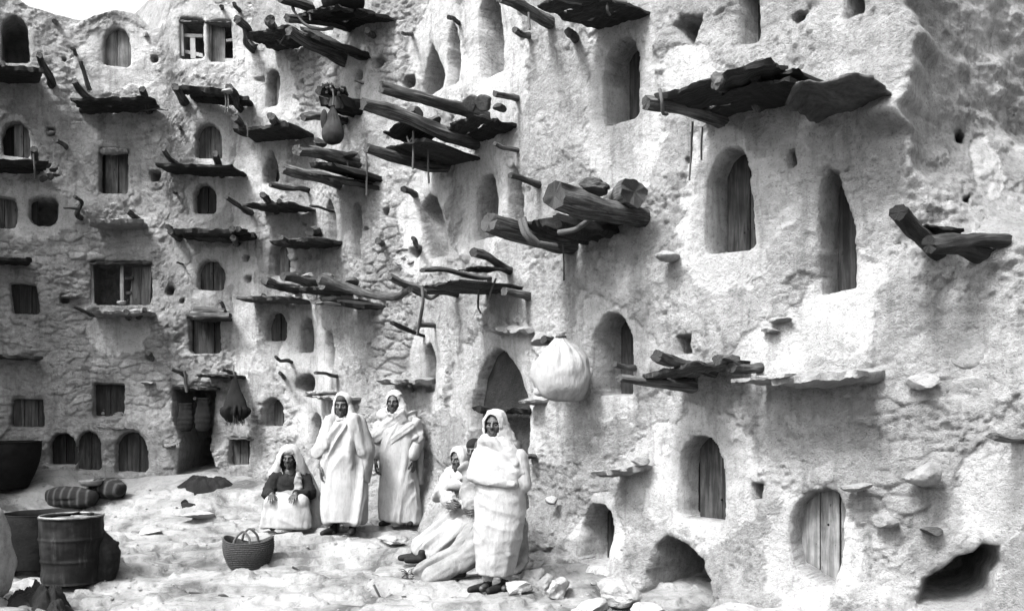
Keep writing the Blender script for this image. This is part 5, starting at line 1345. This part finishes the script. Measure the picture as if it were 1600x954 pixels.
f.shoe((-.10, -.02, .05), (-.16, -.20, .04), .046); f.shoe((.16, .0, .05), (.22, -.18, .04), .046)

# --- A: the nearest man, wrapped, arms under the shawl
f = Fig(778, 9.1, -16, 'nearest standing man wrapped in white wool, arms folded under his shawl, beside the arched doorway')
stand(f, [[(-.18, .01, 1.38), (-.24, -.02, 1.10), (-.06, -.17, 1.10)], [(.18, .01, 1.38), (.24, -.01, 1.06), (.06, -.13, 1.12)]],
      [((1, -.1, 0), (0, 0, 1), (0, 1, 0), .5, 1.0), ((-1, -.1, 0), (0, 0, 1), (0, 1, 0), .5, 1.0)], hy=4, hp=2, headc=(-.03, -.02, 1.585), legs=[[(-.09, .01, .88), (-.085, -.01, .49), (-.10, .0, .10)], [(.09, .01, .88), (.10, .0, .49), (.06, .06, .10)]])
f.face(.75)
g = G(); g.add(*loft_geo([(.17, -.03, 0, .165, .15, -.08, 0), (.28, -.02, 0, .185, .165, -.05, 0), (.5, 0, 0, .225, .18), (.75, .02, 0, .245, .19), (1.0, .02, 0, .245, .185), (1.2, 0, 0, .23, .165), (1.38, 0, .01, .19, .13), (1.46, 0, .02, .10, .085)]))
g.add(*caps_geo((.20, .0, 1.28), (.245, -.01, 1.02), .085, .085)); g.add(*caps_geo((.245, -.01, 1.02), (.08, -.11, 1.12), .085, .075))
f.cloth('robe', g, 'white', vox=.009, folds=[((1, 0, -.3), 8, 1.0, .011, 21, None), ((1, 0, .2), 15, 1.4, .005, 22, None), ((.15, 0, 1), 8, 1.0, .020, 23, low(.4, .9))])
g = G(); g.add(*loft_geo([(1.02, .0, -.01, .255, .20, -.12, .0), (1.06, .0, -.01, .275, .215, -.12, .0), (1.2, .0, .0, .265, .195, -.1, 0), (1.34, 0, .01, .225, .15, -.05, 0), (1.44, 0, .02, .15, .115), (1.5, -.01, .02, .10, .09)]))
for a, b, r in (((-.10, -.09, 1.45), (.20, -.10, 1.22), .045), ((-.02, -.12, 1.42), (.25, -.05, 1.13), .04), ((-.12, -.07, 1.42), (-.24, -.06, 1.12), .05), ((-.22, -.14, 1.09), (.20, -.17, 1.03), .03)): g.add(*caps_geo(a, b, r, r * .8))
f.cloth('shawl', g, 'white', vox=.009, sm=4, folds=[((1, 0, -.7), 10, 1.2, .02, 24, None), ((1, 0, .3), 15, 2, .008, 25, None)])
g = G(); g.add(*ell_geo(f.T((.005, .02, .015)), (.112, .125, .132))); g.add(*caps_geo(f.T((.02, .04, -.03)), (.02, .05, 1.40), .112, .15)); g.add(*caps_geo(f.T((.06, .0, -.06)), (.08, .0, 1.42), .055, .075)); g.add(*caps_geo(f.T((-.06, -.0, -.06)), (-.06, -.02, 1.42), .05, .06)); g.add(*caps_geo(f.T((-.05, -.05, -.15)), f.T((.06, -.05, -.15)), .035, .04))
f.cloth('hood', g, 'white', vox=.008, folds=[(8, 8, 9, .5, .024, 28, None)], cut=f.hood_cut(.064, .085, -.135, -.008), thick=.009)
g = G(); g.add(*caps_geo((-.10, .0, .26), (-.10, .0, .13), .07, .055)); g.add(*caps_geo((.06, .05, .26), (.06, .06, .12), .07, .06)); f.cloth('trousers', g, 'white', folds=[(12, 12, 22, 0, .018, 29, None)])
f.shoe((-.10, .0, .045), (-.22, -.17, .035), .045); f.shoe((.06, .04, .045), (-.03, -.19, .035), .048)

def seated(f, hip, chest, neck, headc, sh, arms, legs, hands, hy=0, hp=0):
    hip, chest, neck, headc = (np.array(q, float) for q in (hip, chest, neck, headc))
    f.head(tuple(headc), hy, hp); f.cap(headc + (0, .03, -.06), neck, .052, .062); f.cap(hip, chest, .15, .14); f.cap(chest, neck, .13, .09); f.cap(sh[0], sh[1], .06, .06); f.ell(hip, (.17, .14, .12))
    for i in (0, 1):
        f.limb(arms[i], [.055, .042, .030]); f.limb(legs[i], [.085, .06, .042])
        an = np.array(legs[i][2]); kn = np.array(legs[i][1])
        if hands[i]: f.hand(arms[i][2], *hands[i])
    f.done()

# --- D: seated man at the left, dark jacket, shawl over the head
f = Fig(453, 12.2, 4, 'seated man in dark jacket with white shawl over head, left of the standing pair')
seated(f, (0, .10, .24), (0, .06, .52), (0, .02, .72), (.0, -.05, .915), [(-.16, .03, .70), (.16, .03, .70)],
       [[(-.18, .03, .69), (-.27, -.08, .46), (-.17, -.32, .475)], [(.18, .03, .69), (.28, -.08, .46), (.12, -.34, .475)]],
       [[(-.1, .08, .25), (-.17, -.32, .36), (-.16, -.32, .06)], [(.1, .08, .25), (.16, -.32, .36), (.15, -.30, .06)]],
       [((.1, -1, -.42), (1, .1, 0), (0, -.4, -1), .3, 1.0), ((-.1, -1, -.42), (-1, .1, 0), (0, -.4, -1), .3, 1.0)], hy=-6, hp=10)
f.face(1.0)
g = G(); g.add(*caps_geo((0, .09, .30), (0, .04, .56), .19, .18)); g.add(*caps_geo((-.15, .03, .68), (.15, .03, .68), .085, .085))
for q in (-1, 1): g.add(*caps_geo((q * .17, .03, .68), (q * .27, -.08, .46), .085, .075)); g.add(*caps_geo((q * .27, -.08, .46), ((-.18 if q < 0 else .13), -.29, .475), .07, .052))
f.cloth('jacket', g, 'black_cloth', folds=[(12, 12, 14, .4, .025, 31, None)])
g = G(); g.add(*loft_geo([(.06, 0, -.33, .32, .12), (.18, 0, -.33, .305, .115), (.32, 0, -.32, .275, .105), (.40, 0, -.29, .25, .11), (.45, 0, -.20, .20, .15), (.46, 0, -.1, .15, .16)]))
for q in (-1, 1): g.add(*caps_geo((q * .12, .05, .26), (q * .17, -.31, .36), .14, .10))
f.cloth('skirt', g, 'white', sm=6, folds=[((.1, 0, 1), 7, 1.0, .03, 32, None), ((1, 0, -.5), 9, 1.5, .012, 33, None)])
g = G(); g.add(*caps_geo((-.10, -.16, .42), (.13, -.15, .44), .075, .085)); g.add(*caps_geo((.13, -.13, .46), (.12, -.10, .70), .06, .04)); f.cloth('sash', g, 'grey', folds=[(8, 8, 16, .8, .035, 35, None)])
g = G(); g.add(*ell_geo(f.T((0, .03, .03)), (.115, .12, .125))); g.add(*caps_geo(f.T((0, .06, -.02)), (0, .13, .62), .12, .2))
for q in (-1, 1): g.add(*caps_geo(f.T((q * .05, .0, .06)), (q * .20, .05, .66), .065, .075))
g.add(*caps_geo((.20, .05, .66), (.30, .06, .40), .075, .075)); g.add(*caps_geo((.30, .06, .40), (.34, .05, .06), .075, .085)); g.add(*caps_geo((-.2, .06, .66), (-.20, .10, .42), .07, .06)); g.add(*caps_geo((0, .15, .60), (.12, .18, .12), .2, .2))
f.cloth('shawl', g, 'white', folds=[((.3, 0, -1), 13, 1.6, .03, 36, None)], cut=f.hood_cut(.088, .095, -.30), thick=.008)
g = G(); g.add(*caps_geo(f.T((-.06, -.055, .062)), f.T((.06, -.055, .062)), .022, .022)); g.add(*ell_geo(f.T((0, .0, .075)), (.083, .095, .05))); f.cloth('headband', g, 'grey', vox=.008)
# what he sits on
rock(463, 820, (.3, .22, .14), 'low rock that the seated man with the dark jacket sits on', 61, d=12.42, sink=.25)

# --- E: man perched behind the nearest one, legs stretched out to the left
f = Fig(724, 10.8, -18, 'hooded man in pale robe perched with legs stretched out, half hidden behind the nearest man')
seated(f, (.12, .14, .46), (.05, .08, .74), (-.02, .02, .95), (-.04, -.03, 1.11), [(-.15, .02, .92), (.13, .06, .92)],
       [[(-.15, .02, .92), (-.20, -.10, .70), (-.06, -.24, .64)], [(.14, .06, .92), (.20, -.10, .70), (.06, -.24, .62)]],
       [[(.03, .1, .46), (-.15, -.16, .34), (-.38, -.42, .10)], [(.18, .1, .46), (-.02, -.24, .33), (-.25, -.52, .09)]],
       [((.6, -.8, -.2), (.1, .1, 1), (1, .2, 0), .5, 1.0), ((-.8, -.6, -.1), (.1, .1, 1), (-1, .3, 0), .5, 1.0)], hy=-22, hp=6)
f.face(.8)
LG = (-.55, -.62, -.55)
g = G(); g.add(*caps_geo((.12, .13, .46), (.03, .06, .82), .20, .17)); g.add(*caps_geo((-.13, .02, .90), (.12, .06, .90), .08, .08))
g.add(*caps_geo((.06, .08, .48), (-.34, -.38, .16), .16, .09)); g.add(*caps_geo((.18, .08, .46), (-.20, -.46, .16), .15, .09)); g.add(*caps_geo((.16, .05, .40), (.0, -.2, .24), .14, .11))
g.add(*caps_geo((-.16, .02, .90), (-.22, -.10, .72), .08, .09)); g.add(*caps_geo((-.22, -.10, .72), (-.08, -.22, .65), .085, .06)); g.add(*caps_geo((.15, .06, .90), (.22, -.08, .72), .085, .09)); g.add(*caps_geo((.22, -.08, .72), (.08, -.22, .63), .085, .06))
f.cloth('robe', g, 'sackcloth', sm=5, folds=[(LG, 8, .8, .07, 41, None), (LG, 17, 1.6, .022, 42, None)])
g = G(); g.add(*caps_geo((-.13, .0, .91), (.12, .04, .92), .11, .105)); g.add(*caps_geo((-.15, -.02, .90), (-.19, -.10, .76), .10, .09)); g.add(*caps_geo((.02, -.05, .92), (.2, -.06, .76), .11, .09)); g.add(*caps_geo((-.15, -.10, .82), (.16, -.12, .84), .06, .06)); f.cloth('shawl', g, 'white', folds=[((1, -.2, -.6), 10, 1.5, .035, 43, None)])
g = G(); g.add(*ell_geo(f.T((0, .02, .02)), (.106, .118, .128))); g.add(*ell_geo(f.T((0, .03, .10)), (.055, .06, .05))); g.add(*caps_geo(f.T((0, .04, -.03)), (-.02, .05, .92), .10, .14)); g.add(*caps_geo(f.T((.06, .0, -.06)), (.02, -.05, .94), .06, .09))
f.cloth('hood', g, 'sackcloth', vox=.009, folds=[((0, .2, 1), 11, 2, .02, 44, None)], cut=f.hood_cut(.064, .085, -.15), thick=.008)
f.shoe((-.39, -.44, .05), (-.54, -.50, .045), .05); f.shoe((-.27, -.54, .05), (-.41, -.62, .045), .05)
rock(728, 850, (.26, .22, .24), 'block of rock that the hooded man behind the nearest man sits on', 63, d=11.0, sink=.1, mat='stone')

# --- F: man in dark cap mostly hidden behind the nearest one
f = Fig(768, 9.8, -26, 'man in a dark cap and grey robe sitting low behind the nearest man, mostly hidden')
seated(f, (.02, .14, .55), (-.10, .08, .88), (-.18, .04, 1.08), (-.20, .0, 1.245), [(-.32, .06, 1.05), (-.02, .06, 1.05)],
       [[(-.30, .06, 1.04), (-.24, -.02, .80), (-.12, -.15, .68)], [(-.02, .06, 1.04), (.06, -.03, .80), (.0, -.18, .66)]],
       [[(-.08, .1, .54), (-.10, -.24, .38), (-.30, -.36, .10)], [(.1, .1, .54), (.04, -.26, .40), (-.12, -.36, .09)]],
       [((.5, -.8, -.3), (.1, .1, 1), (1, .2, 0), .5, 1.0), ((-.6, -.7, -.2), (.1, .1, 1), (-1, .3, 0), .5, 1.0)], hy=5, hp=4)
f.face(1.0)
g = G(); g.add(*caps_geo((.02, .14, .52), (-.10, .08, .90), .20, .18)); g.add(*caps_geo((-.30, .05, 1.03), (-.04, .05, 1.03), .085, .085))
for P, r in (([(-.06, .1, .54), (-.10, -.22, .36), (-.28, -.36, .12)], (.16, .11, .09)), ([(.1, .1, .54), (.04, -.26, .38), (-.10, -.38, .14)], (.16, .12, .10)), ([(-.29, .06, 1.03), (-.24, -.01, .80), (-.15, -.12, .70)], (.075, .08, .065)), ([(-.02, .06, 1.03), (.06, -.03, .80), (.01, -.14, .68)], (.075, .08, .065))):
    for i in (0, 1): g.add(*caps_geo(P[i], P[i + 1], r[i], r[i + 1]))
g.add(*caps_geo((.15, .1, .5), (.26, -.02, .16), .16, .14)); g.add(*caps_geo((-.14, -.28, .26), (-.54, -.42, .03), .08, .09)); g.add(*caps_geo((0, -.32, .22), (-.40, -.52, .02), .09, .09))
f.cloth('robe', g, 'grey', sm=6, folds=[((-.8, -.3, -.5), 8, 1.0, .06, 51, None), ((-.8, -.3, -.5), 16, 2, .02, 52, None)])
g = G(); g.add(*ell_geo(f.T((0, .012, .055)), (.084, .102, .075))); link('cap', voxel(g, 'cap', .008, 3), M['black_cloth'], f.root)
f.shoe((-.30, -.36, .05), (-.42, -.44, .045), .045); f.shoe((-.12, -.40, .05), (-.22, -.50, .045), .045)
rock(775, 885, (.27, .2, .29), 'block of rock under the grey robe of the man in the dark cap', 64, d=9.95, sink=.1, mat='stone')
SUN, SUN_ANGLE, EXPOSURE, ALB = 2.1, 12, 2.2, .66
# overall tone of every surface (one factor for all)
for m in bpy.data.materials:
    nt = m.node_tree; b = nt.nodes.get('Principled BSDF')
    if b is None or not b.inputs['Base Color'].is_linked: continue
    l = b.inputs['Base Color'].links[0]; src = l.from_socket
    nt.links.new(mixc(nt, 1.0, src, ALB, 'MULTIPLY'), b.inputs['Base Color'])
# ------------------------------------------------------------------ camera, sky, sun
cam = bpy.data.cameras.new('camera'); co = bpy.data.objects.new('camera', cam); C.objects.link(co)
co.location = (0, 0, CH); co.rotation_euler = (math.radians(90), 0, 0)
cam.sensor_width = 36; cam.lens = 36 * F / 1600; cam.shift_y = (CY - 477) / 1600; cam.clip_start = .05; cam.clip_end = 500
sc = bpy.context.scene; sc.camera = co
world = bpy.data.worlds.new('World'); sc.world = world; world.use_nodes = True
nt = world.node_tree; bg = nt.nodes['Background']
sun_dir = Vector((-.50, -.54, .95)).normalized()
el = math.asin(sun_dir.z); az = math.atan2(sun_dir.x, sun_dir.y)
sky = N(nt, 'ShaderNodeTexSky', sky_type='NISHITA'); sky.sun_disc = False; sky.sun_elevation = el; sky.sun_rotation = az
sky.air_density = 1.0; sky.dust_density = 7.0; sky.ozone_density = 1.0
bw = N(nt, 'ShaderNodeRGBToBW'); nt.links.new(sky.outputs[0], bw.inputs[0]); nt.links.new(bw.outputs[0], bg.inputs['Color'])
bg.inputs['Strength'].default_value = .15
sun = bpy.data.lights.new('sun', 'SUN'); sun.energy = SUN; sun.angle = math.radians(SUN_ANGLE)
so = bpy.data.objects.new('sun', sun); C.objects.link(so); so.rotation_euler = sun_dir.to_track_quat('Z', 'Y').to_euler()
so.location = (0, 0, 20)
sc.view_settings.view_transform = 'Standard'; sc.view_settings.look = 'None'; sc.view_settings.gamma = 1; sc.view_settings.use_curve_mapping = False
sc.view_settings.exposure = EXPOSURE
sc.cycles.max_bounces = 5; sc.cycles.diffuse_bounces = 3
